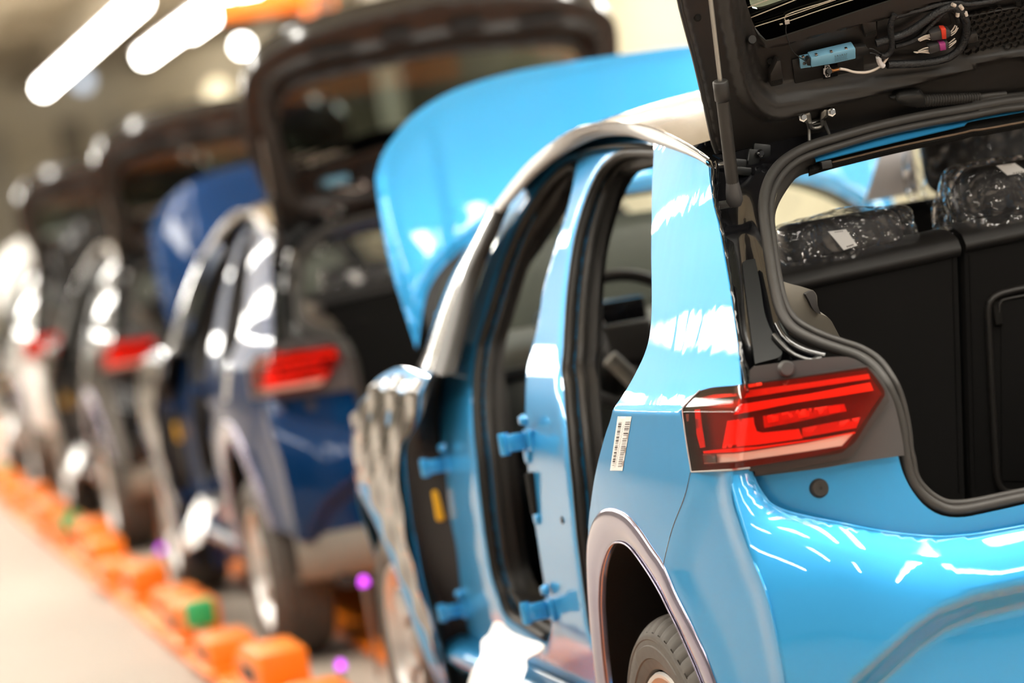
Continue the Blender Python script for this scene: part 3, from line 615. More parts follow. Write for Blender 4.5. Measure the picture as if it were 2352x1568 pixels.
def sealset(outer, r, name, close=False):
    h = INNER.P(spline(INNER.uv(outer), step=.012)); s = empty(name, parent=C); sR = empty(name, parent=C)
    o = loft('seal_base', [h+[-.004, -.02, 0], h+[.004, .002, 0], h+[.08, .006, 0]], M['rubber'], s, n=len(h), facing=(-1, -.3, 0)); mirror(o, sR)
    for k, (dx, dn) in enumerate(((.012, 0), (.045, .006))):
        o = tube('seal_bulb' if k == 0 else 'seal_lip', h+[dx, dn, 0], r, M['rubber'], s, 10); mirror(o, sR)
sealset(rd_f, .0125, 'door_seal'); sealset(fd_f, .0115, 'door_seal')
def trim(name, outer, inner, m):
    A = spline(INNER.pts(outer)+[.03, 0, 0], 50); B = spline(DEEP.pts(inner), 50); both(loft(name, [A, (A+B)/2+[-.005, 0, 0], B, B+[.05, .01, 0]], m, C, n=50, across=13, facing=(-1, 0, 0)))
trim('pillar_cover', rd_f[:-2], c5((1750, 480), (1690, 482), (1560, 510), (1480, 545), (1405, 680), (1350, 850), (1312, 1000), (1292, 1150), (1282, 1300), (1275, 1568)) + c4((1085, 100), (1092, 200), (1098, 400), (1102, 600), (1115, 800), (1130, 1000), (1150, 1200), (1170, 1330)), M['satin_black'])
trim('pillar_cover', fd_f[:-2], c5((1195, 545), (1160, 640), (1050, 800), (930, 980), (840, 1110), (790, 1220), (745, 1360), (700, 1500)) + c4((640, 0), (652, 150), (672, 300), (700, 500), (722, 700), (740, 900), (765, 1050), (815, 1160), (870, 1220)), M['satin_black'])
# rocker sill below the frame and a white sheet shaped as the lamp reflection on it
both(loft('rocker_sill', [INNER.P([(y, .31) for y in np.linspace(1.1, 3.1, 20)])+[-.004, 0, 0], INNER.P([(y, .29) for y in np.linspace(1.1, 3.1, 20)])+[-.05, 0, 0], SIDE.P([(y, .25) for y in np.linspace(1.1, 3.1, 20)]), SIDE.P([(y, .17) for y in np.linspace(1.1, 3.1, 20)])+[.05, 0, 0]], P_, C, n=20, across=16, facing=(-1, 0, 0)))
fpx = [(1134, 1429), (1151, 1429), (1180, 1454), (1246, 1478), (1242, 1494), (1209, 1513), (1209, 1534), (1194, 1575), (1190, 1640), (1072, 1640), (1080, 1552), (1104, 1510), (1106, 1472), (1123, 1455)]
film = sheet('sill_reflection', None, outline(9, fpx+[fpx[0]]), 10, .003, M['sill_white'], C, (-1, 0, 0), P=pxsurf(Surf(0, lambda Y, Z: -(wi(Y, Z)-.05+.9*np.clip(.47-Z, 0, .2))+.003*np.sin(Y*30)))); tag(film, 'white sheet shaped as a lamp reflection on the door sill'); mirror(film)  # film is only the white sheet standing for the lamp reflection
def hinge(px0, px1, hgt):
    p0, p1 = INNER.pts([px0])[0], INNER.pts([px0])[0]+[-.10, .02, 0]
    h = empty('door_hinge', parent=C); hR = empty('door_hinge', parent=C)
    for o in (box('hinge_leaf', p0+[-.004, 0, 0], (.012, .06, hgt*1.25), P_, h, .004), box('hinge_arm', p0+[-.030, .01, 0], (.055, .022, hgt), P_, h, .005),
              lathe('hinge_barrel', [(0, -hgt*.62), (.011, -hgt*.62), (.013, -hgt*.5), (.013, hgt*.5), (.011, hgt*.62), (0, hgt*.62)], p0+[-.060, .012, 0], 2, P_, h, 18),
              lathe('hinge_bolt', [(0, -.018), (.009, -.018), (.011, -.012), (.014, -.009), (.014, 0)], p0+[-.008, -.03, hgt*1.2], 0, P_, h, 14)): mirror(o, hR)
for p, hg in (((1030, 1065), .038), ((1068, 1398), .038), ((1218, 1010), .042), ((1268, 1398), .042)): hinge(p, None, hg)
pb = box('check_strap', INNER.pts(c4((872, 680)))[0]+[.0, 0, 0], (.025, .035, .10), M['felt'], C, .006); mirror(pb)
both(lathe('bung', [(0, -.008), (.016, -.006), (.019, 0)], INNER.pts(c4((845, 505)))[0]+[-.002, 0, 0], 0, P_, C, 18)); both(lathe('bung', [(0, -.008), (.014, -.006), (.017, 0)], INNER.pts(c4((888, 795)))[0]+[-.002, 0, 0], 0, P_, C, 18))
both(lathe('drain_hole', [(0, -.003), (.008, -.003), (.009, 0)], INNER.pts(c4((1005, 805)))[0], 0, M['rubber'], C, 14))

# ---------------- roof, silver rail, windscreen pillar, windscreen
rl_lo = SIDE.pts(c5((2040, 482), (1980, 442), (1880, 398), (1706, 340), (1550, 293), (1400, 290), (1300, 312), (1200, 358), (1080, 432), (960, 530), (860, 640), (770, 745)))
RT = Surf(0, lambda Y, Z: -(.598-.0*Y)+0*Z-.04*sstep(2.1, 1.0, -Y*0+Y)*0-np.maximum(0, 1.56-Z)*.42)
rl_up = RT.pts(c5((2030, 440), (1960, 390), (1850, 325), (1700, 252), (1550, 224), (1400, 220), (1250, 248), (1150, 298), (1050, 368), (950, 458), (850, 575), (745, 718)))
rail = empty('roof_rail', parent=C); railR = empty('roof_rail', parent=C)
ro = loft('rail_strip', [rl_lo+[.012, 0, -.004], rl_lo, rl_lo*.72+rl_up*.28+[-.006, 0, .004], rl_lo*.3+rl_up*.7+[-.004, 0, .006], rl_up, rl_up+[.012, 0, -.006]], M['silver'], rail, n=80, across=20, facing=(-1, 0, .3)); mirror(ro, railR)
rs = tube('rail_groove', rl_up+[.004, 0, .001], .003, M['gloss_black'], rail, 6, n=80); mirror(rs, railR)
ru = rl_up[::-1]; ru = ru[np.argsort(ru[:, 1])]
Ys = np.array([.76, .82, .92, 1.1, 1.3, 1.6, 1.9, 2.15, 2.35]); xe = np.interp(Ys, ru[:, 1], ru[:, 0])+.006; ze = np.interp(Ys, ru[:, 1], ru[:, 2])
crown = np.array([.03, .035, .04, .045, .05, .055, .058, .06, .06])
rc = [np.array([(xe[i]*t, y, ze[i]+crown[i]*(1-t*t)**.8) for t in np.linspace(1, -1, 31)]) for i, y in enumerate(Ys)]
loft('roof_panel', rc, M['gloss_black'], C, n=31, across=40, facing=(0, 0, 1), thick=.01)
ap_l = RT.pts(c5((745, 712), (600, 950), (460, 1200), (330, 1568)) + [(958, 838)])
ap_r = SIDE.pts(c5((768, 730), (690, 920), (590, 1160), (490, 1568)) + [(1020, 862)])
ap_l, ap_r = spline(ap_l, 40), spline(ap_r, 40)
ap = empty('windscreen_pillar', parent=C); apR = empty('windscreen_pillar', parent=C)
o = loft('pillar_skin', [ap_l+[.02, .01, 0], ap_l, ap_l*.66+ap_r*.34+[-.012, 0, .004], ap_l*.36+ap_r*.64+[-.008, 0, 0]], M['gloss_black'], ap, n=40, across=14, facing=(-1, 0, 0)); mirror(o, apR)
o = loft('pillar_strip', [ap_l*.36+ap_r*.64+[-.008, 0, 0], ap_l*.18+ap_r*.82+[-.009, 0, 0], ap_r, ap_r+[.03, 0, 0]], M['rubber'], ap, n=40, across=8, facing=(-1, 0, 0)); mirror(o, apR)
wl = spline(ap_l, 20); ws = []
for P in wl:
    bow = .34*np.clip((1.62-P[2])/.6, 0, 1)*1.0+.10
    ws.append(np.array([(P[0]*t+.0, P[1]+bow*(1-t*t), P[2]+.03*(1-t*t)) for t in np.linspace(1, -1, 25)]))
loft('windscreen', ws, M['glass'], C, n=25, facing=(0, 1, 1))

# ---------------- bonnet, raised
hd_l = [(962, 800), (930, 700), (905, 620), (885, 530), (871, 440), (868, 405)]
hd_t = [(868, 405), (880, 362), (905, 320), (960, 258), (1050, 205), (1180, 165), (1320, 140), (1435, 119)]
hd_b = [(962, 800), (1080, 680), (1206, 582), (1363, 522), (1440, 505)]
l_, t_, b_ = suv(HOODS, hd_l, hd_t, hd_b); t_ = t_[t_[:, 0] < -.02]; b_ = np.vstack([b_[:1], [(-.655, 1.26), (-.50, 1.365), (-.30, 1.415), (-.10, 1.425)]])
tz, bz = t_[-1, 1], b_[-1, 1]
lft = np.vstack([spline(np.vstack([b_[::-1] if False else b_]), step=.02)[::-1], spline(l_, step=.02)[1:], spline(t_, step=.02)[1:]])
h_out = np.vstack([[(0, bz)], lft, [(0, tz)], (lft*[-1, 1])[::-1]])
def hdisp(q):
    d = dist_poly(q, h_out[1:-1]) if False else dist_poly(q, h_out); e = .028*(1-np.sqrt(np.clip(1-(1-np.clip(d/.05, 0, 1))**2, 0, 1)))
    cx = np.abs(q[:, 0]); line = .60-.10*(q[:, 1]-1.2)
    return e+.006*sstep(-.02, .02, cx-line)+.0
def hP(q, h=0.0):
    P = HOODS.P(q); P[:, 1] += h; return P
bon = empty('bonnet', parent=C)
sheet('bonnet_skin', None, h_out, .016, .004, P_, bon, (0, -1, .5), disp=hdisp, P=hP)
inn = h_out*[.93, 1]; inn[:, 1] = 1.45+(inn[:, 1]-1.45)*.9
sheet('bonnet_inner', None, inn, .05, .012, M['matt_black'], bon, (0, 1, -.5), P=lambda q: HOODS.P(q)+[0, .05, -.02])
for s in (-1, 1): tube('bonnet_hinge', [(s*.66, 3.20, 1.00), (s*.67, 3.15, 1.06), (s*.66, 3.23, 1.17)], .014, P_, bon, 8, n=10)

loft('scuttle_panel', [np.array([(x, 3.30, 1.0) for x in np.linspace(-.68, .10, 9)]), np.array([(x, 3.33, 1.20+.15*math.cos((x+.1)*1.6)) for x in np.linspace(-.64, .10, 9)]), np.array([(x, 3.45, 1.18+.15*math.cos((x+.1)*1.6)) for x in np.linspace(-.64, .10, 9)])], mat('scuttle_plastic', srgb(70, 72, 64), .5), C, n=9, across=9, facing=(0, -1, 0))
# ---------------- front wing, foam wedge behind it
FND = Surf(0, lambda Y, Z: -(w(Y, Z)+.012))
fe = FND.uv(c4((395, 110), (330, 330), (262, 480), (280, 760), (330, 1050), (400, 1300), (470, 1568), (520, 1750)))
ftop = FND.uv(c4((395, 110), (260, 90), (190, 110), (130, 150)) + [(845, 905)])
fy = np.array([(4.15, .80), (4.2, .55)]); a = np.linspace(math.radians(20), math.radians(185), 30); arcf = np.stack([3.50+.40*np.cos(a), .27+.43*np.sin(a)], 1)
fo = np.vstack([spline(fe, step=.03)[::-1], spline(np.vstack([ftop, [(4.0, .86)], fy[:1]]), step=.03)[1:], resample(np.vstack([fy[:1], fy[1:], arcf[:1]]), step=.03)[1:], spline(arcf, step=.03)[1:], [(arcf[-1, 0], fe[-1, 1])]])
wing = empty('front_wing', parent=C); wingR = empty('front_wing', parent=C)
def fP(q, h=0.0):
    P = FND.P(q); P[:, 0] += h; return P
def fdisp(q):
    d = dist_poly(q, arcf, closed=False); return -.022*np.exp(-(d/.05)**2)+.012*np.sin(q[:, 1]*9+q[:, 0]*3)*.4
o = sheet('wing_skin', None, fo, .022, .004, P_, wing, (-1, 0, 0), P=fP, disp=fdisp); mirror(o, wingR)
cvr = fo.copy(); cc0 = cvr.mean(0); cvr = cc0+(cvr-cc0)*[.965, .95]
CVS = Surf(0, lambda Y, Z: -(w(Y, Z)+.020)+.006*np.sin(Y*23+Z*17)*np.sin(Z*29)-.010*np.exp(-((Z-.75)/.12)**2))
o = sheet('wing_cover', CVS, cvr, .02, .004, M['cover'], wing, (-1, 0, 0)); tag(o, 'dark glossy protective cover on the wing'); mirror(o, wingR)
A = FND.pts(c4((395, 110), (330, 330), (262, 480), (280, 760), (330, 1050), (400, 1300), (470, 1568), (520, 1750)))+[.006, 0, 0]
B = INNER.pts(c4((450, 118), (432, 200), (427, 330), (443, 480), (482, 800), (512, 950), (542, 1200), (575, 1450), (600, 1750)))+[.01, .02, 0]
A, B = spline(A, 40), spline(B, 40)
o = loft('foam_wedge', [A, A*.6+B*.4+[0, .03, 0], B], M['foam'], C, n=40, across=12, facing=(-.5, -1, 0)); mirror(o)
bp_ = INNER.pts([(1017, 1157)])[0]
yc = box('yellow_clip', bp_+[-.01, -.01, 0], (.03, .03, .085), M['yellow'], C, .008); tag(yc, 'yellow plastic clip'); mirror(yc)
box('front_module', (0, 3.75, .62), (1.50, .85, .62), M['under'], C, .05); box('front_bumper', (0, 4.16, .52), (1.5, .12, .5), P_, C, .05)

# ---------------- barcode label on the quarter panel
bl = cB = lambda *l: [(1380+x/9.225, 930+y/9.217) for x, y in l]
lab = empty('barcode_label', parent=C); tag(lab, 'white barcode sticker')
off = Surf(0, lambda Y, Z: -(w(Y, Z)+.0012)); off2 = Surf(0, lambda Y, Z: -(w(Y, Z)+.0019))
q4 = bl((357, 240), (648, 242), (455, 1390), (195, 1385))
sheet('label_paper', None, outline(4, *[[q4[i], q4[(i+1) % 4]] for i in range(4)]), 5, .0008, M['white'], lab, (-1, 0, 0), P=pxsurf(off))
V, F = [], []
cols = [((375, 440), (235, 290), (370, 1280), [(370, 8), (405, 28), (452, 30), (488, 10), (532, 10), (567, 28), (602, 8), (628, 8), (683, 28), (718, 8), (755, 28), (787, 8), (813, 8), (860, 10), (895, 28), (930, 10), (953, 8), (1010, 28), (1045, 8), (1080, 26), (1115, 8), (1150, 28), (1193, 30), (1230, 8), (1275, 8)]),
        ((520, 622), (360, 442), (360, 1305), [(362, 12), (382, 4), (408, 18), (456, 12), (494, 16), (523, 14), (552, 4), (601, 26), (640, 8), (711, 12), (740, 6), (762, 14), (802, 8), (834, 8), (876, 16), (907, 12), (930, 5), (957, 12), (980, 6), (1013, 14), (1047, 14), (1080, 6), (1111, 10), (1140, 6), (1163, 12), (1200, 14), (1243, 14), (1280, 5), (1300, 10)])]
for (xa, xb), (xc, xd), (y0, y1), bars in cols:
    for y, h in bars:
        t = (y-y0)/(y1-y0); L, R = xa+(xc-xa)*t, xb+(xd-xb)*t
        P = off2.pts(bl((L, y-h/2), (R, y-h/2-3), (R-1, y+h/2-3), (L-1, y+h/2))); k = len(V); V += list(P); F.append((k+3, k+2, k+1, k))
for i in range(40):
    t = i/39; x = 470-165*t+RNG.normal(0, 8); y = 430+870*t; P = off2.pts(bl((x, y), (x+9, y), (x+9, y+9), (x, y+9))); k = len(V); V += list(P); F.append((k+3, k+2, k+1, k))
o = mesh('printed_bars', V, F, M['print'], lab, False); o['kind'] = 'stuff'

# ---------------- wheels
def tyre_vf(R=.345, Wd=.215, n=240):
    lat = np.linspace(-1, 1, 45); V = []; F = []
    half = Wd/2
    prof = [(.236, -half*.86), (.240, -half*.95), (.250, -half*1.0), (.262, -half*1.03), (.264, -half*1.055), (.276, -half*1.065), (.288, -half*1.065), (.290, -half*1.045), (.300, -half*1.035), (.302, -half*1.05), (.308, -half*1.04), (.310, -half*1.01), (.314, -half*.995)]
    tread = [(R-.004*l*l-.025*abs(l)**7, l*half*(.86+.12*abs(l)**3)) for l in lat]; P = prof + tread + [(r, -h) for r, h in prof[::-1]]; k = len(P); n0 = len(prof)
    for i in range(n):
        t = 2*math.pi*i/n
        for j, (r, h) in enumerate(P):
            rr = r; hh = h
            if n0 <= j < n0+len(lat):
                l = lat[j-n0]
                if any(abs(l-g) < .04 for g in (-.46, -.15, .15, .46)): rr -= .008
                elif abs(l) > .52 and (i % 5 == 0): rr -= .006; hh *= .99
                elif .18 < abs(l) < .42 and (i+int(abs(l)*6)) % 5 == 0: rr -= .004
            elif j in (5, 6, k-6, k-7) and i % 2 == 0 and (i//40) % 2 == 0: hh *= .985       # ribbed band on the sidewall
            V.append((hh, rr*math.cos(t), rr*math.sin(t)))
    F = [(i*k+j, ((i+1) % n)*k+j, ((i+1) % n)*k+j+1, i*k+j+1) for i in range(n) for j in range(k-1)]
    return V, F
def wheel(loc, s):
    wh = empty('wheel', loc, parent=C)
    if not PARTS.get('tyre'):
        V, F = tyre_vf(); o = mesh('tyre', V, F, M['tyre'], wh); bm = bmesh.new(); bm.from_mesh(o.data); bmesh.ops.recalc_face_normals(bm, faces=bm.faces); bm.to_mesh(o.data); bm.free(); sharp(o, 35)
        r1 = lathe('rim', [(.10, .06), (.196, .062), (.214, .088), (.222, .102), (.230, .104), (.234, .098), (.226, .07), (.215, -.09), (.232, -.096)], (0, 0, 0), 0, M['rim'], wh, 48)
        hb = lathe('hub', [(0, .078), (.03, .078), (.06, .07), (.105, .06), (.105, .0)], (0, 0, 0), 0, M['steel'], wh, 30)
        sp = mesh('spokes', *join_vf([box_vf((.066, .16*math.cos(a), .16*math.sin(a)), (.03, .14, .06), Matrix.Rotation(a, 3, 'X')) for a in np.arange(5)*2*math.pi/5]), M['rim'], wh); bevel(sp, .008)
        PARTS['tyre'] = (o, r1, hb, sp)
    else:
        for p in PARTS['tyre']:
            q = p.copy(); COL.objects.link(q); q.parent = wh
    if s < 0: wh.rotation_euler = (0, 0, math.pi)
    return wh
wheel((-.765, .70, .245), -1); wheel((.765, .70, .245), 1); wheel((-.765, 3.47, .245), -1); wheel((.765, 3.47, .245), 1)
box('underbody', (0, 2.05, .24), (1.36, 3.9, .12), M['under'], C, .03)
# ---------------- cabin: floor, rear bench, head restraints in bags, front seat, dash, wheel
box('boot_floor', (0, .55, .60), (1.16, .85, .04), M['felt'], C, .01)
box('cabin_floor', (0, 2.1, .36), (1.44, 2.3, .05), M['felt'], C, .01)
box('bulkhead', (0, 3.20, .72), (1.5, .08, .60), M['foam'], C, .02)
both(loft('boot_side', [[(-.60, .15, z) for z in (.62, .8, 1.0)], [(-.64, .5, z) for z in (.62, .8, 1.0)], [(-.66, .9, z) for z in (.62, .8, 1.0)], [(-.70, 1.05, z) for z in (.62, .8, 1.0)]], M['felt'], C, n=3, facing=(1, 0, 0)))
loft('headliner', [np.array([(x, y, z-.05*(x/.55)**2) for x in np.linspace(-.56, .56, 13)]) for y, z in ((.72, 1.50), (1.2, 1.56), (1.7, 1.59), (2.2, 1.58))], mat('headliner_cloth', srgb(92, 88, 82), .95), C, n=13, across=12, facing=(0, 0, -1))
gt = sheet('boot_trim', None, outline(8, c2((722, 425), (770, 442), (850, 462), (930, 488)), c2((930, 488), (955, 520), (962, 590), (985, 650)), c2((985, 650), (1030, 668), (1058, 700)), c2((1058, 700), (1095, 770), (1135, 845)), c2((1135, 845), (1000, 800), (880, 760), (780, 690)), c2((780, 690), (735, 600), (722, 500), (722, 425))), 9, .02, M['grey_trim'], C, (.3, -1, .2), P=pxsurf(Surf(1, lambda X, Z: .42+.5*(X+.6)-.06*np.sin((Z-1.1)*14)))); mirror(gt)
ts = sheet('trim_step_shade', None, outline(6, c2((880, 515), (905, 498), (932, 492), (952, 520)), c2((952, 520), (962, 590), (984, 648)), c2((984, 648), (955, 640), (925, 605), (905, 560), (880, 515))), 7, .006, M['dark_grey'], C, (.3, -1, .2), P=pxsurf(Surf(1, lambda X, Z: .412+.5*(X+.6)-.06*np.sin((Z-1.1)*14)))); mirror(ts)  # darker grey sheet painted in for the shaded face of the step
bench = empty('rear_seat', parent=C); tag(bench, 'black carpeted seat back, split in two')
uvs = SB.uv([(1800, 640), (2206, 555), (2224, 1140), (2352, 522)]); xl = -.60; zl = uvs[0, 1]-.008; xs = uvs[1, 0]; zs = uvs[1, 1]; xs2 = uvs[2, 0]; zb = -.62
def sbpoly(p, h): return SB.P(p, h)
NN = SB.N if SB.N[1] > 0 else -SB.N
def back(name, poly, m): return prism(name, SB.P(poly), NN*.11, m, bench, .012)
b1 = back('backrest', [(xl, zl), (xs-.003, zs), (xs2-.003, -.52), (xs2-.003, zb), (xl, zb)], M['carpet'])
b2 = back('backrest', [(xs+.006, zs+.004), (.60, zl+.05), (.60, zb), (xs2+.006, zb), (xs2+.006, -.52)], M['carpet'])
def strip(name, a, b, hh):
    a, b = np.array(a), np.array(b); V = []
    prof = [(-.002, -hh), (-.008, -hh*.8), (-.012, -hh*.4), (-.006, -.004), (.010, .008), (.06, .014), (.115, .006)]
    A = [SB.P([a])[0]+NN*p+SB.V*q for p, q in prof]; B = [SB.P([b])[0]+NN*p+SB.V*q for p, q in prof]
    return loft(name, [np.array(A), np.array(B)], M['leather'], bench, n=24, facing=(0, -1, .5))
strip('backrest_roll', (xl, zl), (xs-.004, zs), .030); strip('backrest_roll', (xs+.007, zs+.004), (.60, zl+.05), .028)
for sx in (-.020, .018): tube('seam', SB.P([(xs+sx, zs-.03), (xs2+sx, -.52)], 0)-NN*.001, .0016, M['carpet'], bench, 6, n=12)
af = c2((2600, 430), (2352, 470), (2200, 505), (2140, 535), (2110, 575), (2103, 640), (2110, 800), (2125, 1100), (2150, 1568)) + [(2290, 1105), (2310, 1128), (2352, 1128), (2420, 1115)]
tube('hatch_frame', SB.pts(af)-NN*.004, .0075, M['satin_black'], bench, 8, step=.012)
tube('hatch_frame', SB.pts(c2((2600, 490), (2352, 522), (2230, 545), (2190, 560), (2180, 600), (2178, 700)))-NN*.002, .004, M['satin_black'], bench, 8, step=.012)
hp = SB.uv(c2((2190, 560), (2600, 500))+[(2420, 1105), (2300, 1105)]); prism('hatch_lid', SB.P([hp[0], hp[1], hp[2], hp[3]])-NN*.003, NN*.02, M['carpet'], bench, .003)
box('hatch_latch', SB.pts(c2((2170, 640)))[0], (.018, .012, .05), M['felt'], bench, .003)
from mathutils import noise as mnoise
def bag_vf(c, s, seed, tail=0.0, amp=.22):
    V, F = [], []; nu, nv = 64, 30
    for i in range(nu):
        a = 2*math.pi*i/nu
        for j in range(nv+1):
            b = -math.pi/2+math.pi*j/nv
            sg = lambda v, e: math.copysign(abs(v)**e, v)
            x, y, z = sg(math.sin(b), .55), sg(math.cos(b), .5)*sg(math.cos(a), .8), sg(math.cos(b), .5)*sg(math.sin(a), .8)
            p = Vector((x*2.2+seed, y*1.3, z*1.5)); n1 = mnoise.noise(p*1.1); n2 = 1-abs(mnoise.noise(p*2.6+Vector((7, 3, 1))))*2; n3 = 1-abs(mnoise.noise(p*6+Vector((1, 9, 4))))*2
            low = max(0, -z); k = 1+amp*(.6*n1+.55*n2*(.35+low)+.30*n3*(.3+low))
            q = np.array([x*s[0]*(1+.10*n1), y*s[1]*k, z*s[2]*k-(tail*low*(.5+.5*n2))]); V.append(q+c)
    F = [(i*(nv+1)+j, ((i+1) % nu)*(nv+1)+j, ((i+1) % nu)*(nv+1)+j+1, i*(nv+1)+j+1) for i in range(nu) for j in range(nv)]
    return V, F
def cushion(name, c, s, m, par, R=None, bev=.035):
    return box(name, c, s, m, par, bev, R=R, seg=5)
def headrest(c, s, bagc, bags, seed, lab=None, par=bench, m='leather'):
    cushion('headrest', c, s, M[m], par)
    for dx in (-.06, .06): tube('headrest_post', [(c[0]+dx, c[1], c[2]-s[2]/2-.06), (c[0]+dx, c[1], c[2])], .006, M['steel'], par, 8)
    V, F = bag_vf(np.array(bagc), bags, seed, .03); mesh('plastic_bag', V, F, M['bag'], par)
Lc = on(1, 1925, 553, .90); headrest(Lc+[0, 0, .004], (.27, .10, .095), Lc+[.005, -.005, -.004], (.158, .075, .064), 3.1)
Mc = on(1, 2330, 440, .90); headrest(Mc+[.01, 0, .012], (.24, .10, .105), Mc+[-.005, -.005, -.012], (.165, .085, .088), 8.3)
Rc = np.array([.42, .90, Lc[2]+.06]); headrest(Rc, (.27, .10, .095), Rc, (.158, .075, .064), 5.7)
def label(name, px, yy, par, lines):
    s = Surf(1, lambda X, Z: yy+0*X); P = s.pts(px); n = np.cross(P[1]-P[0], P[3]-P[0]); n /= np.linalg.norm(n); n = n if n[1] < 0 else -n
    mid = (P[0]+P[1])/2; bow = lambda t: -n*.012*(t*t)*0
    prism(name, P, -n*.0012, M['white'], par)
    V, F = [], []
    for (a, b, c, d) in lines:
        q = [P[0]*(1-u)*(1-v)+P[1]*u*(1-v)+P[2]*u*v+P[3]*(1-u)*v+n*.0007 for u, v in ((a, b), (c, b), (c, d), (a, d))]; k = len(V); V += q; F.append((k, k+1, k+2, k+3))
    o = mesh('label_print', V, F, M['print'], par, False); o['kind'] = 'stuff'
ln = [(.30+.1*i, .06, .36+.1*i, .10) for i in range(5)] + [(.32+.13*i, .87, .41+.13*i, .93) for i in range(4)]
label('bag_label', c2((1032, 92), (1152, 78), (1228, 185), (1138, 218)), .80, bench, ln)
label('bag_label', c1((2165, 1115), (2290, 1098), (2375, 1155), (2240, 1180)), .80, bench, ln)
# front passenger seat
fs = empty('front_seat', parent=C); tag(fs, 'black front seat')
RX = Matrix.Rotation(math.radians(12), 3, 'X')
cushion('seat_back', (.40, 1.86, .93), (.54, .16, .74), M['carpet'], fs, RX, .07); cushion('seat_cushion', (.40, 2.2, .55), (.54, .52, .18), M['carpet'], fs, None, .06)
hc = on(1, 2190, 372, 1.78); cushion('headrest', hc+[.06, 0, .01], (.27, .11, .17), M['leather'], fs, None, .05)
V, F = bag_vf(hc+np.array([.06, 0, 0]), (.17, .085, .115), 12.4, .03); mesh('plastic_bag', V, F, M['bag'], fs)
# dash
dash = empty('dashboard', parent=C)
mdash = mat('dash_grey', srgb(74, 74, 68), .6, bump=.1, bscale=500)
Yd = [(2.62, .80), (2.60, .92), (2.64, 1.02), (2.72, 1.075), (2.95, 1.10), (3.15, 1.08), (3.2, .95)]
loft('dash_body', [np.array([(x, y+.05*(x/.7)**2, z) for x in np.linspace(-.70, .70, 21)]) for y, z in Yd], mdash, dash, n=21, across=24, facing=(0, -1, 1))
box('binnacle', (-.37, 2.70, 1.10), (.30, .06, .10), M['gloss_black'], dash, .012); box('centre_screen', (.0, 2.66, 1.10), (.26, .03, .15), M['gloss_black'], dash, .01)
_de = Surf(1, lambda X, Z: 2.66+0*X)
for nm, pg, mm, d in (('end_panel', c4((655, 108), (855, 92), (865, 600), (760, 560), (700, 420), (665, 320)), M['satin_black'], .02), ('end_frame', c4((652, 105), (855, 90), (855, 165), (728, 168), (705, 330), (690, 420), (662, 330)), M['grey_trim'], .0), ('end_vent', c4((745, 190), (850, 180), (850, 290), (752, 300)), M['gloss_black'], .0)):
    prism(nm, _de.pts(pg)+[0, d, 0], (0, .03, 0), mm, dash, .004)
tube('column_shroud', [on(1, 1400, 822, 2.2), on(1, 1425, 845, 2.2), on(1, 1480, 900, 2.2)], .022, M['grey_trim'], dash, 12, n=10)
cc = box('dash_cover', (.42, 2.92, 1.13), (.46, .30, .02), M['cream'], dash, .008); tag(cc, 'cream cover pad')
for i in range(6): box('air_vent', (-.56+.22*i, 2.64+.02, 1.0), (.16, .02, .035), M['satin_black'], dash, .004)
sw = empty('steering_wheel', (-.37, 2.36, 1.055), parent=C); sw.rotation_euler = (math.radians(-22), 0, 0)
t = np.linspace(0, 2*math.pi, 49)[:-1]; V, F = [], []
for a in t:
    for b in np.linspace(0, 2*math.pi, 12, endpoint=False):
        r = .178+.016*math.cos(b); V.append((r*math.cos(a), .016*math.sin(b), r*math.sin(a)))
F = [(i*12+j, i*12+(j+1) % 12, ((i+1) % 48)*12+(j+1) % 12, ((i+1) % 48)*12+j) for i in range(48) for j in range(12)]
mesh('wheel_rim', V, F, M['leather'], sw)
cushion('wheel_hub', (0, .01, -.01), (.15, .05, .12), M['satin_black'], sw, None, .02)
for a in (0, math.pi, -math.pi/2): tube('spoke', [(.06*math.cos(a), .01, .06*math.sin(a)-.01), (.17*math.cos(a), 0, .17*math.sin(a))], .013, M['silver'] if a == math.pi else M['satin_black'], sw, 8)
tube('spoke_accent', [(-.155, -.012, .03), (-.10, -.02, .035), (-.06, -.025, .05)], .008, M['silver'], sw, 8, n=8)
tube('column_stalk', [(-.10, .05, .03), (-.17, .04, .05)], .009, M['satin_black'], sw, 8)
tube('steering_column', [(-.37, 2.42, 1.02), (-.37, 2.70, .92)], .05, M['satin_black'], C, 14)
bt = tube('belt_buckle', [np.array(on(1, 1350, 965, 1.9)), np.array(on(1, 1358, 985, 1.9))], .02, M['chrome'], C, 10); tube('belt_stalk', [np.array(on(1, 1372, 1000, 1.9)), np.array(on(1, 1382, 1022, 1.9)), np.array(on(1, 1392, 1080, 1.9))], .009, M['white'], C, 8, n=10)
# sheet of paper hanging in the windscreen
pp = prism('paper_sheet', Surf(1, lambda X, Z: 2.45+0*X).pts([(2022, 350), (2092, 330), (2112, 440), (1985, 466)]), (0, .002, 0), M['paper'], C); tag(pp, 'white sheet of paper hanging in the windscreen')
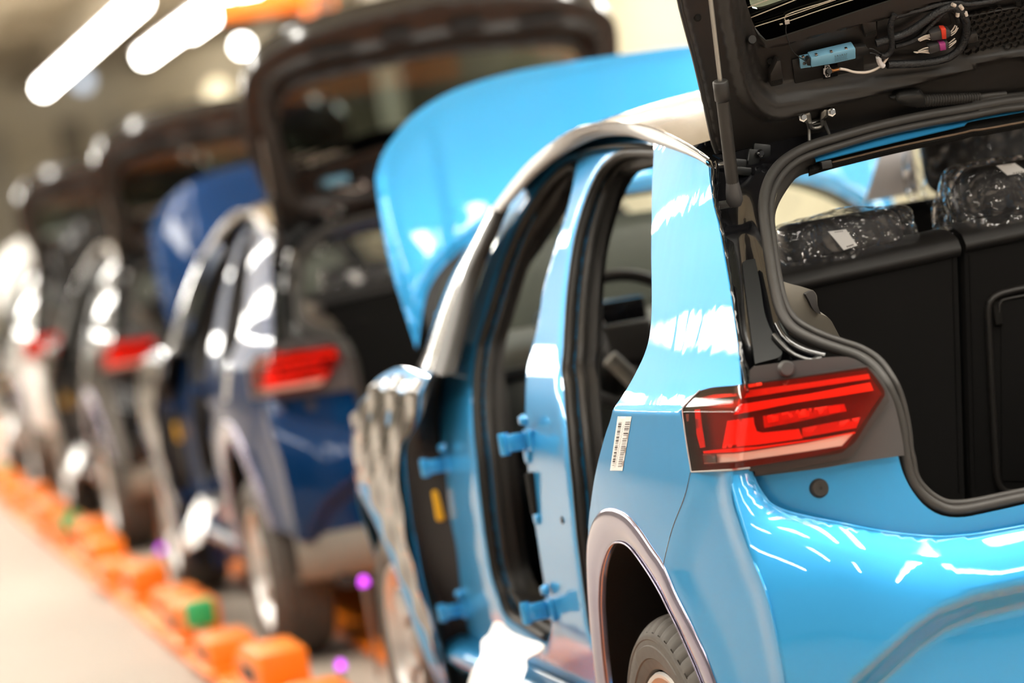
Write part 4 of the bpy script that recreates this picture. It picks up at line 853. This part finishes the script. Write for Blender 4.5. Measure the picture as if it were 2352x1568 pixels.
# ---------------- tailgate, raised
tg = empty('tailgate', parent=C)
TN = TG.N
eL = TG.uv(c1((25, -10), (75, 200), (135, 420), (200, 700), (262, 985), (285, 1045)))
ridA = TG.uv(c1((275, -40), (300, 100), (335, 280), (380, 500), (420, 650), (470, 745), (560, 808), (660, 830), (720, 815), (770, 790), (870, 760), (1000, 730), (1300, 650), (1660, 560), (2000, 470), (2352, 385)))
ridB = TG.uv(c1((450, -40), (465, 120), (490, 280), (520, 420), (565, 535), (640, 605), (760, 615), (1000, 570), (1400, 490), (1800, 420), (2352, 318)))
vlo = float(TG.uv(c1((640, 965)))[0, 1])
print('TG', eL.round(3).tolist(), 'A', ridA[0].round(3), ridA[-1].round(3), 'B', ridB[0].round(3), ridB[-1].round(3), 'vlo', vlo)
VT = .60
def ext(P, vt):                              # carry a left-hand border line up to v = vt
    d = P[0]-P[1]; return np.vstack([[P[0]+d*(vt-P[0, 1])/max(d[1], 1e-3)], P]) if vt > P[0, 1] else P
eLx = np.vstack([[(0, .905)], [(-.126, .895)], [(-.30, .876)], [(-.486, .838)], [(-.60, .79)], [(-.672, .73)], [(-.702, .66)], [(-.712, .55)], [(-.706, .44)], eL[eL[:, 1] < .40]])
Ax = np.vstack([[(0, .80)], [(-.40, .775)], [(-.56, .745)], [(-.635, .68)], [(-.650, .55)], [(ridA[0, 0]-.012, .44)], ridA[::2], [ridA[-1]] if len(ridA) % 2 == 0 else ridA[:0], [(0, ridA[-1, 1]+.004)]]); Bx = np.vstack([[(0, .72)], [(-.40, .70)], [(-.53, .675)], [(-.59, .62)], [(-.600, .52)], [(ridB[0, 0]-.010, .43)], ridB, [(0, ridB[-1, 1]+.004)]])
A_ = spline(Ax, 160); B_ = spline(Bx, 160); A2 = np.vstack([A_, (A_*[-1, 1])[::-1]]); B2 = np.vstack([B_, (B_*[-1, 1])[::-1]])
gl_px = c1((440, -60), (480, 0), (500, 60), (540, 175), (590, 248), (620, 248), (800, 190), (1200, 55), (1400, -10), (1700, -100))
gb = TG.uv(gl_px); gb = gb[gb[:, 0] < 0]; gbl = spline(np.vstack([[(0, .682)], [(-.20, .668)], [(-.43, .645)], [(-.53, .61)], [(-.572, .54)], [(-.580, .45)], gb[1:5], gb[6:], [(0, gb[-1, 1]+.003)]]), 130)
print('glass', gb.round(3).tolist())
glo = np.vstack([gbl, (gbl*[-1, 1])[::-1][1:-1]]); glo = glo[np.r_[True, np.linalg.norm(np.diff(glo, axis=0), axis=1) > 1e-4]]
eS = spline(eLx, step=.02); eS = np.vstack([eS, [(eS[-1, 0]+.01, vlo)]]) if eS[-1, 1] > vlo else eS
lowe = TG.uv(c1((640, 964), (900, 925), (1100, 900), (1400, 845), (1900, 750), (2352, 655))); lowe = np.vstack([eS[-1:], lowe[lowe[:, 0] < -.02], [(0, lowe[-1, 1]-.002)]]); half = np.vstack([eS, spline(lowe, 30)[1:]]); full = np.vstack([half, (half*[-1, 1])[::-1][1:-1]])
bandlo = TG.uv(c1((560, 300), (680, 318), (760, 305), (880, 270), (1300, 160), (1560, 90), (1800, 10))); bandlo = bandlo[bandlo[:, 0] < 0]
bl2 = spline(np.vstack([[(0, .695)], [(-.42, .668)], [(-.56, .63)], [(-.595, .52)], [(bandlo[0, 0]-.02, .40)], bandlo, [(0, bandlo[-1, 1])]]), 130); band = np.vstack([bl2, (bl2*[-1, 1])[::-1][1:]])
def tdisp(q):
    dA, dB = dist_poly(q, A2, False), dist_poly(q, B2, False); pA = np.vstack([A2]); inA = inside(q, np.vstack([A2])); inB = inside(q, np.vstack([B2]))
    t = dA/(dA+dB+1e-9); h = np.where(inA & ~inB, .030*np.clip((dA+dB)/.06, .25, 1)*(np.sin(np.clip(t, 0, 1)*math.pi)**1.3-.25*np.exp(-((t-.60)/.12)**2)), 0)
    h = h - np.where(inB, .012*sstep(0, .02, dB), 0)
    inb = inside(q, np.vstack([band])); db = dist_poly(q, bl2 if False else np.vstack([bl2, (bl2*[-1, 1])[::-1][1:]]), False)
    h = h + np.where(inb, .026*sstep(0, .012, db), 0)
    e = np.minimum(dist_poly(q, eS, False), dist_poly(q, eS*[-1, 1], False)); return h - .012*(1-sstep(0, .012, e))
def tP(q, h=0.0): return TG.P(q, h)
sheet('inner_panel', None, full, .0085, .004, M['satin_black'], tg, TN, holes=[glo], disp=tdisp, P=tP)
for x, v, wd, hh in ((-.38, .765, .16, .035), (-.62, .62, .03, .10), (.12, .80, .12, .03), (.40, .765, .16, .035), (.62, .62, .03, .10), (-.14, .80, .10, .03)):
    q = [(x-wd/2, v-hh/2), (x+wd/2, v-hh/2), (x+wd/2, v+hh/2), (x-wd/2, v+hh/2)]; prism('access_recess', TG.P(q, .036 if abs(x) < .6 else .024), -TN*.03, M['foam'], tg, .004)
# outer skin
for _sg in (1, -1):
    fc = half[:len(eS)-2]*[_sg, 1]; lo3 = TG.P(fc, -.004); hi3 = TG.P(fc*[.985, 1]+[0, .02], -.075); loft('edge_return', [lo3, lo3*.5+hi3*.5-TN*.004, hi3], M['gloss_black'], tg, n=110, across=9, facing=(-_sg, 0, 0))
sheet('outer_skin', None, full, .05, .006, M['gloss_black'], tg, -TN, holes=[glo], P=lambda q, h=0: TG.P(q*[.985, 1]+[0, .02], -.07))
for s in (-1, 1): tube('edge_strip', TG.P(spline(eLx, 60)*[s, 1]+[s*.004, 0], -.01), .006, M['rubber'], tg, 8)
GP = tgp(-.022)
glass = sheet('rear_glass', None, np.vstack([glo]), .04, 0, M['glass_dark'], tg, TN, P=lambda q, h=0: GP.P(q*[1.02, 1.0]+[0, -.003], 0))
GL = tgp(-.018)
def wires(name, polys, m, r, par, pl=None):
    V, F = join_vf([tube_vf(spline((pl or GL).pts(p), 14) if len(p) > 2 else resample((pl or GL).pts(p), 8), r, 5) for p in polys]); o = mesh(name, V, F, m, par); return o
hl_ = [c1((485, 52), (680, -20)), c1((505, 122), (860, -20)), c1((540, 180), (753, 112), (1100, -8)), c1((753, 150), (753, 100), (1000, 18), (1090, -12)), c1((760, 145), (1000, 62), (1250, -18))]
for pg in hl_: wires('heating_line', [pg], M['heat'], .0011, glass)
prism('heater_terminal', GL.pts(c1((738, 140), (768, 130), (772, 155), (742, 164))), -TN*-.002, M['wire_white'], glass); prism('terminal_mark', GL.pts(c1((703, 160), (725, 155), (727, 163), (706, 169))), TN*.001, M['heat'], glass)
# antenna amplifier in its light blue case
am = empty('antenna_amplifier', parent=tg); tag(am, 'light blue metal amplifier box')
f_ = tgp(.020); g_ = tgp(.006)
prism('case', f_.pts(cA((528, 448), (1372, 248), (1392, 275), (1395, 462), (960, 560), (535, 632))), -TN*.022, M['amp_blue'], am, .0022)
prism('mount_flange', g_.pts(cA((310, 442), (520, 432), (530, 628), (420, 640), (328, 656))), -TN*.006, M['amp_blue'], am, .001)
prism('back_flange', g_.pts(cA((310, 430), (1340, 228), (1395, 262), (1395, 300), (530, 470), (320, 470))), -TN*.006, M['amp_blue'], am, .001)
prism('end_socket', f_.pts(cA((450, 540), (470, 480), (520, 470), (528, 612), (465, 608)))-TN*.002, -TN*.012, M['matt_black'], am, .001)
prism('plug', f_.pts(cA((1396, 275), (1610, 245), (1655, 300), (1660, 400), (1398, 452)))-TN*.004, -TN*.014, M['matt_black'], am, .0015)
lathe('screw', [(0, -.002), (.0035, -.002), (.004, 0)], g_.pts(cA((398, 545)))[0], 1, M['chrome'], am, 14)
tabs = [prism('clip_tab', f_.pts(cA((x-25, y-14), (x+25, y-24), (x+25, y), (x-25, y+10)))-TN*.001, -TN*.006, M['chrome'], am, .0005) for x, y in ((390, 450), (640, 408), (930, 350), (1215, 290))]
V, F = [], []; fp = tgp(.0208)                # small unreadable print on the case
for r in range(6):
    y = 400+r*22; x = 985
    while x < (1215 if r else 1210):
        wd = 10+RNG.random()*22; P = fp.pts(cA((x, y-(x-985)*.2), (x+wd, y-(x+wd-985)*.2), (x+wd, y+(9 if r else 22)-(x+wd-985)*.2), (x, y+(9 if r else 22)-(x-985)*.2))); k = len(V); V += list(P); F.append((k, k+1, k+2, k+3)); x += wd+(6 if r else 26)
pr = mesh('case_print', V, F, mat('grey_print', srgb(92, 120, 138), .6), am, False); pr['kind'] = 'stuff'
# recess panels and slotted brackets
prism('access_plate', tgp(-.010).pts(cA((150, 470), (1520, 200), (1545, 690), (1050, 790), (770, 850), (210, 940))), -TN*-.003, M['matt_black'], tg, .0015)
prism('access_plate', tgp(-.010).pts(cT((140, 270), (720, 170), (980, 120), (1130, 150), (1180, 330), (700, 520), (130, 640))), -TN*-.003, M['matt_black'], tg, .0015)
def bracket(pts, slot):
    b = empty('slot_bracket', parent=tg); prism('bracket_plate', tgp(.012).pts(pts), -TN*.018, M['satin_black'], b, .003)
    q = np.array(slot, float); d = q[1]-q[0]; prism('slot', tgp(.0125).pts([q[0], q[1], q[1]+[0, 8], q[0]+[0, 8]]), -TN*.001, M['felt'], b)
bracket(c1((1262, 165), (1270, 145), (1355, 122), (1365, 240), (1350, 250), (1285, 262)), c1((1285, 222), (1355, 203)))
bracket(c1((645, 500), (690, 410), (715, 408), (735, 560), (720, 572), (648, 588)), c1((652, 548), (722, 530)))
bracket(cT((1390, 560), (1460, 470), (1540, 460), (1580, 640), (1540, 668), (1405, 690)), cT((1410, 610), (1560, 575)))
prism('square_port', tgp(.004).pts(cT((2070, 30), (2140, 15), (2148, 80), (2082, 98))), -TN*.004, M['felt'], tg)
lathe('rubber_stop', [(0, -.010), (.008, -.010), (.009, -.002), (.006, 0), (.006, .01)], tgp(.006).pts(c1((512, 268)))[0], 1, M['matt_black'], tg, 16)
lathe('panel_hole', [(0, -.001), (.006, -.001), (.0065, .002)], tgp(-.006).pts(c1((643, 413)))[0], 1, M['felt'], tg, 14); lathe('rubber_stop', [(0, -.006), (.006, -.006), (.008, 0)], tgp(.0).pts(c1((152, 118)))[0], 1, M['felt'], tg, 14)
# earth point
ea = empty('earth_point', parent=tg); ep_ = tgp(.010)
prism('earth_plate', ep_.pts(cA((800, 598), (888, 588), (895, 640), (915, 640), (918, 735), (895, 745), (900, 808), (815, 824), (795, 770), (775, 768), (772, 660), (795, 655))), -TN*.003, M['paper'], ea, .0006)
lathe('earth_stud', [(0, -.010), (.0055, -.010), (.0062, -.006), (.0062, .002)], ep_.pts(cA((852, 708)))[0], 1, M['satin_black'], ea, 16)
for a in ((815, 640), (850, 610), (885, 635)), ((815, 770), (850, 798), (885, 765)): wires('arrow_mark', [cA(*a)], M['matt_black'], .0012, ea, tgp(.0132))
prism('cable_lug', ep_.pts(cA((905, 650), (960, 668), (1030, 650), (1090, 640), (1095, 672), (1040, 690), (970, 705), (925, 722)))+TN*.002, -TN*.004, M['copper'], ea, .0008)
prism('dark_backing', tgp(.001).pts(cA((765, 590), (1040, 560), (1045, 790), (765, 855))), -TN*.002, M['gloss_black'], ea)
W1 = tgp(.016); W2 = tgp(.022); W0 = tgp(.008)
wr = empty('wiring_loom', parent=tg)
def wire(name, px, r, m, pl=W1, k=8): return tube(name, pl.pts(px), r, m, wr, k, step=.006)
wire('earth_cable', cA((1085, 655), (1200, 672), (1330, 712), (1460, 728), (1600, 722), (1740, 680), (1870, 600), (1960, 500), (2020, 395), (2040, 300)), .0028, M['wire_white'], W2)
wire('aerial_lead', c1((750, 165), (748, 215), (762, 270), (785, 330), (815, 368), (850, 392), (885, 412)), .0011, M['wire_black'], W1, 6)
wire('amplifier_lead', cA((1650, 265), (1720, 275), (1800, 320), (1880, 370), (1960, 385), (2040, 360), (2090, 280)), .0016, M['wire_black'], W2); wire('amplifier_lead', cA((1655, 350), (1740, 360), (1830, 395), (1900, 408), (1960, 402), (2010, 385)), .0016, M['wire_black'], W2)
wire('taped_branch', cT((395, 200), (345, 300), (335, 420), (350, 560), (350, 660), (310, 745), (250, 775), (190, 760)), .0062, M['wire_black'], W2, 10)
wire('taped_trunk', cT((130, 600), (300, 545), (480, 490), (640, 410), (800, 300), (950, 195), (1080, 125), (1180, 95), (1270, 130), (1340, 210), (1380, 300), (1385, 420), (1370, 520), (1330, 620), (1270, 700), (1150, 790), (950, 850), (700, 880), (450, 890), (290, 895)), .0082, M['wire_black'], W1, 12)
wire('taped_trunk', cT((400, 640), (560, 600), (720, 520), (860, 380), (1000, 240), (1150, 130), (1240, 190), (1280, 300)), .0055, M['wire_black'], W0, 10)
wire('taped_branch', cT((340, 250), (500, 200), (800, 120), (1000, 60), (1250, 30), (1400, 60), (1700, 20), (1900, -30)), .006, M['wire_black'], W0, 10)
for P in (cT((1185, 60), (1230, 78)), cT((1300, 80), (1330, 125)), cT((1265, 175), (1262, 225)), cT((1372, 170), (1385, 215))): wire('tape_gap', P, .0040, M['wire_white'], tgp(.0215))
wire('white_clip', cT((165, 785), (185, 870), (235, 915)), .0055, M['paper'], W2, 8)
def connector(pts, tab, tabm, wl, wr_):
    c = empty('cable_connector', parent=tg); prism('shell', tgp(.024).pts(pts), -TN*.018, M['dark_grey'], c, .0025)
    prism('lock_tab', tgp(.0265).pts(tab), -TN*.014, tabm, c, .0012)
    for a in (wl, wr_): o = wires('wire_bundle', a, M['wire_white'], .0014, c, tgp(.018)); o['kind'] = 'stuff'
connector(cT((885, 470), (1040, 420), (1120, 420), (1170, 430), (1175, 500), (1115, 540), (905, 575)), cT((1035, 405), (1105, 400), (1112, 540), (1055, 548)), M['red_tab'], [cT((880, 480), (800, 500), (712, 545)), cT((885, 510), (800, 525), (720, 560)), cT((885, 545), (830, 535), (735, 570)), cT((880, 495), (790, 512), (716, 552))], [cT((1170, 440), (1200, 400), (1230, 350)), cT((1172, 465), (1230, 420), (1250, 360)), cT((1172, 495), (1230, 450), (1268, 385))])
connector(cT((865, 650), (1015, 605), (1135, 580), (1140, 670), (1000, 715), (885, 755)), cT((1012, 610), (1098, 598), (1108, 692), (1025, 708)), M['pink_tab'], [cT((870, 655), (800, 670), (715, 710)), cT((870, 690), (800, 700), (690, 735)), cT((875, 735), (800, 725), (655, 720)), cT((870, 715), (790, 715), (670, 728))], [cT((1140, 600), (1190, 560), (1225, 530)), cT((1140, 630), (1200, 590), (1245, 560)), cT((1142, 660), (1180, 630), (1240, 575))])
# honeycomb moulding: raised ribs as one moulded grid
hx = empty('honeycomb_panel', parent=tg); HX_ = hx; O_, X_, Y_ = (np.array(cT(p)[0]) for p in ((1340, 330), (2400, 40), (1420, 730)))
hpl = tgp(-.004); c00, c10, c01 = hpl.uv([O_, X_, Y_]); ex = (c10-c00)/np.linalg.norm(c10-c00); ey = np.array([ex[1], -ex[0]])
pitch = .0158; ribs = []; hexmat = mat('moulded_black', (.030, .026, .0235, 1), .55)
reg = hpl.uv(cT((1395, 205), (2070, 75), (2075, 100), (2560, -10), (2560, 500), (1300, 745), (1330, 640), (1400, 500)))
for i in range(-3, 34):
    for j in range(-3, 14):
        cx = c00+ex*(i*pitch+(j % 2)*pitch/2)+ey*(j*pitch*.866)
        if not inside(np.array([cx]), reg)[0]: continue
        R_ = pitch/math.sqrt(3); hexp = [cx+ex*(R_*math.sin(k*math.pi/3))+ey*(R_*math.cos(k*math.pi/3)) for k in range(6)]
        for k in range(6):
            a, b = hexp[k], hexp[(k+1) % 6]
            if k >= 3 and inside(np.array([cx+(a+b)-2*cx]), reg)[0]: continue
            d = (b-a)/np.linalg.norm(b-a); nrm = np.array([-d[1], d[0]])*.0014; q = [a-nrm*.8, b-nrm*.8, b+nrm*.8, a+nrm*.8]
            V = np.vstack([TG.P(q, -.006), TG.P([a-nrm*.5, b-nrm*.5, b+nrm*.5, a+nrm*.5], .003)]); ribs.append((V, [(4, 5, 6, 7), (0, 1, 5, 4), (1, 2, 6, 5), (2, 3, 7, 6), (3, 0, 4, 7)]))
o = mesh('honeycomb_rib', *join_vf(ribs), M['satin_black'], hx, False); o['kind'] = 'stuff'
prism('honeycomb_floor', TG.P(reg, -.0045), -TN*.002, hexmat, hx); fr_ = [TG.P([a], .0)[0] for a in reg]; tube('panel_rim', np.vstack([fr_[6:8], fr_[:3]]), .003, M['satin_black'], hx, 6)
# bellows hose
hz = empty('bellows_hose', parent=tg); hp_ = tgp(.012); a3, b3 = hp_.pts(cT((690, 1400), (1580, 1345)))
n = 240; tt = np.linspace(0, 1, n); P = a3+(b3-a3)*tt[:, None]; rad = .0125*(1-.30*tt)+.0016*np.sin(tt*2*math.pi*24)
tube('hose', P, rad, M['rubber'], hz, 16)
prism('hose_boot', tgp(.028).pts(cT((400, 1395), (480, 1330), (760, 1310), (830, 1345), (835, 1490), (640, 1500), (470, 1460))), -TN*.03, M['matt_black'], hz, .006); prism('boot_tab', tgp(.02).pts(cT((330, 1360), (740, 1265), (750, 1300), (400, 1392))), -TN*.012, M['matt_black'], hz, .003)
tube('hose_end', hp_.pts(cT((1570, 1345), (1700, 1325), (1850, 1310), (1930, 1300))), .006, M['rubber'], hz, 10, n=14)
# hinge with two bolts
hg = empty('gate_hinge', parent=tg); ph = tgp(.016)
prism('hinge_plate', ph.pts(c1((840, 800), (870, 770), (910, 758), (920, 775), (925, 830), (985, 815), (985, 760), (1010, 740), (1060, 735), (1065, 775), (1000, 805), (1000, 835), (905, 850))), -TN*.012, M['steel'], hg, .0025)
for p in ((853, 793), (1046, 757)): lathe('hinge_bolt', [(0, -.016), (.0055, -.016), (.006, -.010), (.009, -.009), (.0095, -.004), (.0095, .004)], ph.pts(c1(p))[0], 1, M['chrome'], hg, 6)
tube('hinge_loop', tgp(.018).pts(c1((912, 825), (915, 850), (935, 862), (975, 855), (992, 838), (990, 812))), .0036, M['steel'], hg, 8, n=24)
for a in (c1((893, 825), (903, 870), (906, 945)), c1((1003, 810), (1018, 850), (1040, 900))): tube('hinge_arm', np.vstack([tgp(.012).pts(a[:2]), ringoff(.02).pts(a[2:])]), .0035, M['steel'], hg, 8, n=10)
# a mirrored hinge on the far side of the gate
for ch in list(hg.children): mirror(ch, empty('gate_hinge', parent=tg) if False else hg)

# ---------------- gas struts
def strut(s):
    g = empty('gas_strut', parent=C); p0 = on(1, 1690, 482, .52); p1 = tgp(.03).pts([(1624, -70)])[0]; m = np.array([s, 1, 1.0])
    d = (p1-p0); q = tgp(.03).pts([(1642, 152)])[0]
    def at(y, dep):
        return None
    L = lambda t: (p0+d*t)*m
    tc = .60
    # parameter where the strut crosses image height 165 (collar) found on the line itself
    f = lambda P: H_/2-FPX*((P-CAM)@UPV)/((P-CAM)@FWD)
    lo, hi = 0., 1.
    for _ in range(40):
        md = (lo+hi)/2; lo, hi = (md, hi) if f(p0+d*md) > 185 else (lo, md)
    tc = lo
    tube('cylinder', [L(.10), L(tc-.01)], .0125, M['satin_black'], g, 20, n=8); tube('collar', [L(tc-.085), L(tc-.08), L(tc-.005), L(tc)], [.0125, .0150, .0150, .0125], M['satin_black'], g, 20)
    tube('rod', [L(tc), L(1.0)], .0044, M['steel'], g, 14, n=6)
    tube('ball_socket', [L(.12), L(.075), L(.04), L(.02)], [.0125, .0155, .0165, .012], M['steel'] if False else M['dark_grey'], g, 18)
    tube('ball_stud', [p0*m+d*m*.03, p0*m+d*m*.03+np.array([-.05*s, .05, -.0])], .008, M['steel'], g, 10)
strut(1); strut(-1)
# ------------------------------------------------------------------ the cars behind: copies of the whole tree in other paints
def tree(o): return list(o.children)
def copy_car(i, paints, label):
    root = car.copy(); COL.objects.link(root); root.location = (0, PITCHLEN*i, DZ); root['label'] = label
    def rec(src, dst):
        for ch in list(src.children):
            c = ch.copy(); COL.objects.link(c); c.parent = dst
            for k, sl in enumerate(c.material_slots):
                nm = sl.material.name if sl.material else ''
                if nm in paints: sl.link = 'OBJECT'; sl.material = paints[nm]
            rec(ch, c)
    rec(car, root); return root
navy = paint('navy_paint', srgb(4, 44, 88), .25, .32, .5); blackp = paint('black_paint', (.008, .008, .009, 1), .05, .3, .6); whitep = paint('white_paint', srgb(232, 232, 230), .05, .3)
copy_car(1, {'sky_blue_paint': navy, 'sky_blue_paint_filmed': navy}, 'dark navy blue hatchback body, second on the line behind the sky blue one')
copy_car(2, {'sky_blue_paint': blackp, 'sky_blue_paint_filmed': blackp}, 'black hatchback body, third on the line, behind the navy one')
copy_car(3, {'sky_blue_paint': whitep, 'sky_blue_paint_filmed': whitep}, 'white hatchback body at the far end of the visible line')
# ------------------------------------------------------------------ line equipment
mor = mat('orange_enamel', srgb(255, 132, 14), .45, coat=.2, var=.08, vscale=5)
mgr = mat('green_plastic', srgb(40, 176, 104), .45); mpl = glow('magenta_led', (.50, .05, .72, 1), 2.4)

def thing1(o, label, cat, group=None): return tag(o, label, cat, group)
for k, (x0, x1, nm) in enumerate(((-1.16, -.93, 'outer'), (-.58, .58, 'middle'), (.93, 1.16, 'far'))):
    o = box('carrier_plate', ((x0+x1)/2, 14.6, .02), (x1-x0, 30.0, .04), mor, None, .008)
    tag(o, {'outer': 'long orange carrier rail along the open door side of the cars', 'middle': 'wide orange carrier plate between the wheel tracks, under the cars', 'far': 'long orange carrier rail on the far side of the cars'}[nm], 'carrier rail')
def guide(x, y, label, h=.15, l=.60, wd=.17):
    g = empty('guide_block', (x, y, .04)); pr = [(-wd/2, -l/2, 0), (-wd/2, l/2, 0), (-wd/2, l/2, h*.62), (-wd/2, l*.12, h), (-wd/2, -l/2, h)]
    prism('block_body', pr, (wd, 0, 0), mor, g, .012); box('block_foot', (0, 0, .012), (wd+.06, l+.10, .024), mor, g, .006)
    for s in (-1, 1): lathe('foot_bolt', [(0, .014), (.010, .014), (.012, .008), (.012, 0)], (0, s*(l/2+.025), .022), 2, M['steel'], g, 6)
    box('dark_slot', (-wd/2-.001, -.02, h*.45), (.004, l*.5, .05), M['under'], g); tag(g, label, 'guide block', 'orange guide blocks'); return g
first = None
where = ['beside the rear tyre of the %s car', 'beside the rear door opening of the %s car', 'at the middle door post of the %s car', 'beside the front door opening of the %s car', 'beside the front wheel of the %s car', 'in the gap ahead of the %s car']
for ci, cn in ((0, 'sky blue'), (1, 'navy'), (2, 'black'), (3, 'white')):
    for j in range(6):
        y = PITCHLEN*ci+1.5+j*.918
        if ci == 0 and j < 2: continue
        lb = 'orange guide block on the rail '+where[j] % cn
        if first is None: first = guide(-1.045, y, lb)
        else:
            r = first.copy(); COL.objects.link(r); r.location = (-1.045+.03*math.sin(y*5), y+.04*math.sin(y*3), .04); r['label'] = lb; r.scale = (1, .92+.16*((j*7+ci*3) % 5)/5, .75+.5*((j*3+ci*5) % 7)/7)
            for ch in first.children: q = ch.copy(); COL.objects.link(q); q.parent = r
gb0 = None; names = ['under the navy car', 'under the black car', 'under the white car']
for i in range(3):
    y = 6.545+PITCHLEN*i
    g = empty('sensor_box', (-1.08, y, .04))
    tube('post', [(0, 0, 0), (0, 0, .12)], .022, M['steel'], g, 10); box('sensor_case', (0, 0, .145), (.11, .09, .10), mgr, g, .012); box('sensor_window', (-.056, 0, .15), (.004, .045, .045), M['gloss_black'], g, .001)
    tag(g, 'green sensor box on a short post at the carrier rail '+['beside the navy car', 'beside the black car', 'beside the white car'][i], 'sensor box', 'green sensor boxes')
for k, (px, ax, v, lb) in enumerate((((452, 1478), 2, .06, 'magenta indicator lamp on the floor edge in front of the navy car'), ((835, 1333), 1, 5.25, 'magenta indicator lamp under the rear bumper of the navy car'), ((782, 1525), 1, 5.0, 'magenta indicator lamp beside the rear tyre of the navy car'), ((372, 1272), 1, 10.7, 'magenta indicator lamp under the black car'))):
    p = wpt(ax, *px, v); e = empty('indicator_lamp', (p[0], p[1], 0)); z = max(p[2], .07)
    tube('stem', [(0, 0, 0), (0, 0, z-.02)], .008, M['steel'], e, 8); lathe('lamp_dome', [(0, z+.016), (.010, z+.012), (.016, z), (.016, z-.016), (0, z-.016)], (0, 0, 0), 2, mpl, e, 16); tag(e, lb, 'indicator lamp', 'magenta indicator lamps')
# orange hoist hanging over the line
ho = empty('overhead_hoist', (0, 0, 0)); YH = 26.0
q = [wpt(1, x, y, YH) for x, y in ((705, 78), (775, 60), (600, 40), (720, 18))]
cx = (q[0][0]+q[1][0])/2; zb = min(q[0][2], q[1][2]); ho.location = (cx, YH, zb)
box('hoist_cabinet', (0, 0, .24), (.26, .30, .46), mor, ho, .03); box('hoist_mast', (0, 0, 1.4), (.10, .12, 2.1), mor, ho, .02)
bx0 = q[2]-ho.location; box('hoist_beam', (bx0[0]+.05, .2, bx0[2]+.16), (.95, .22, .22), mor, ho, .02); tube('hoist_hanger', [(0, 0, 2.3), (0, 0, 7.58-zb)], .04, mbeam, ho, 10)
box('control_panel', (0, -.16, .26), (.16, .02, .24), M['dark_grey'], ho, .005)
tag(ho, 'orange overhead hoist cabinet and beam hanging above the dark raised tailgate', 'hoist')
# lamps over the line (unseen rows, several added to brighten or to shape reflections)
def tube_row(x, segs, z, label, r=.10):
    t = empty('light_row', (x, 0, z))
    for y0, y1 in segs:
        L = y1-y0; yc = (y0+y1)/2; box('casing', (0, yc, r+.05), (2*r+.06, L, .05), mhous, t)
        V, F = lathe_vf([(0, -L/2), (r*.8, -L/2), (r, -L/2+.12), (r, L/2-.12), (r*.8, L/2), (0, L/2)], (0, yc, 0), 1, 14); mesh('tube', V, F, mtube, t)
        for s in (-1, 1): tube('hanger', [(0, yc+s*L*.35, r+.06), (0, yc+s*L*.35, 7.58-z)], .012, mbeam, t, k=6)
    tag(t, label, 'ceiling light', 'rows of tube lights above the line'); return t
seg = lambda a, n: [(a+j*7.4, a+j*7.4+6.2) for j in range(n)]
tube_row(-7.5, seg(1.0, 9), 5.2, 'added row of tube lights farthest out over the open floor beside the line')  # unseen, added for white highlights on the flanks of the rear cars
tube_row(-4.4, seg(-9.6, 11), 5.2, 'row of tube lights over the open floor, nearer the open door side of the cars')
tube_row(-1.35, [(-6.4, -4.4), (-2.4, -.9), (5.0, 11.2), (12.4, 18.6), (19.8, 26.0), (27.2, 33.4)], 5.2, 'row of tube lights straight above the orange carrier rail with green boxes, near tubes added')  # near segments placed for the bonnet reflection and fill on the rear
tube_row(-.55, [(-2.8, -.3)], 5.2, 'single added short tube light above the left tail light of the sky blue car')  # unseen, put here to make the highlight on the bumper shoulder
tube_row(.45, [(-8.2, -6.0), (-2.8, -.3)], 5.2, 'two added short tube lights above the middle of the sky blue boot')  # both added: one for the bumper highlight, one as fill from behind
tube_row(1.5, [(-2.8, -.3)], 5.2, 'single added short tube light above the far rear corner of the sky blue car')  # added like its neighbours for the bumper's top highlight
tube_row(2.9, seg(-9.6, 6), 5.2, 'row of tube lights just past the far side of the cars')
tube_row(6.2, seg(-9.6, 6), 5.2, 'row of tube lights between the cars and the cream partition')
tube_row(9.6, seg(6, 7), 6.85, 'added higher row of thin tube lights by the grey steel columns', .06)  # added to brighten the hall background
tube_row(12.6, seg(6, 7), 6.85, 'added higher row of thin tube lights close along the cream partition', .06)  # second row added as background fill
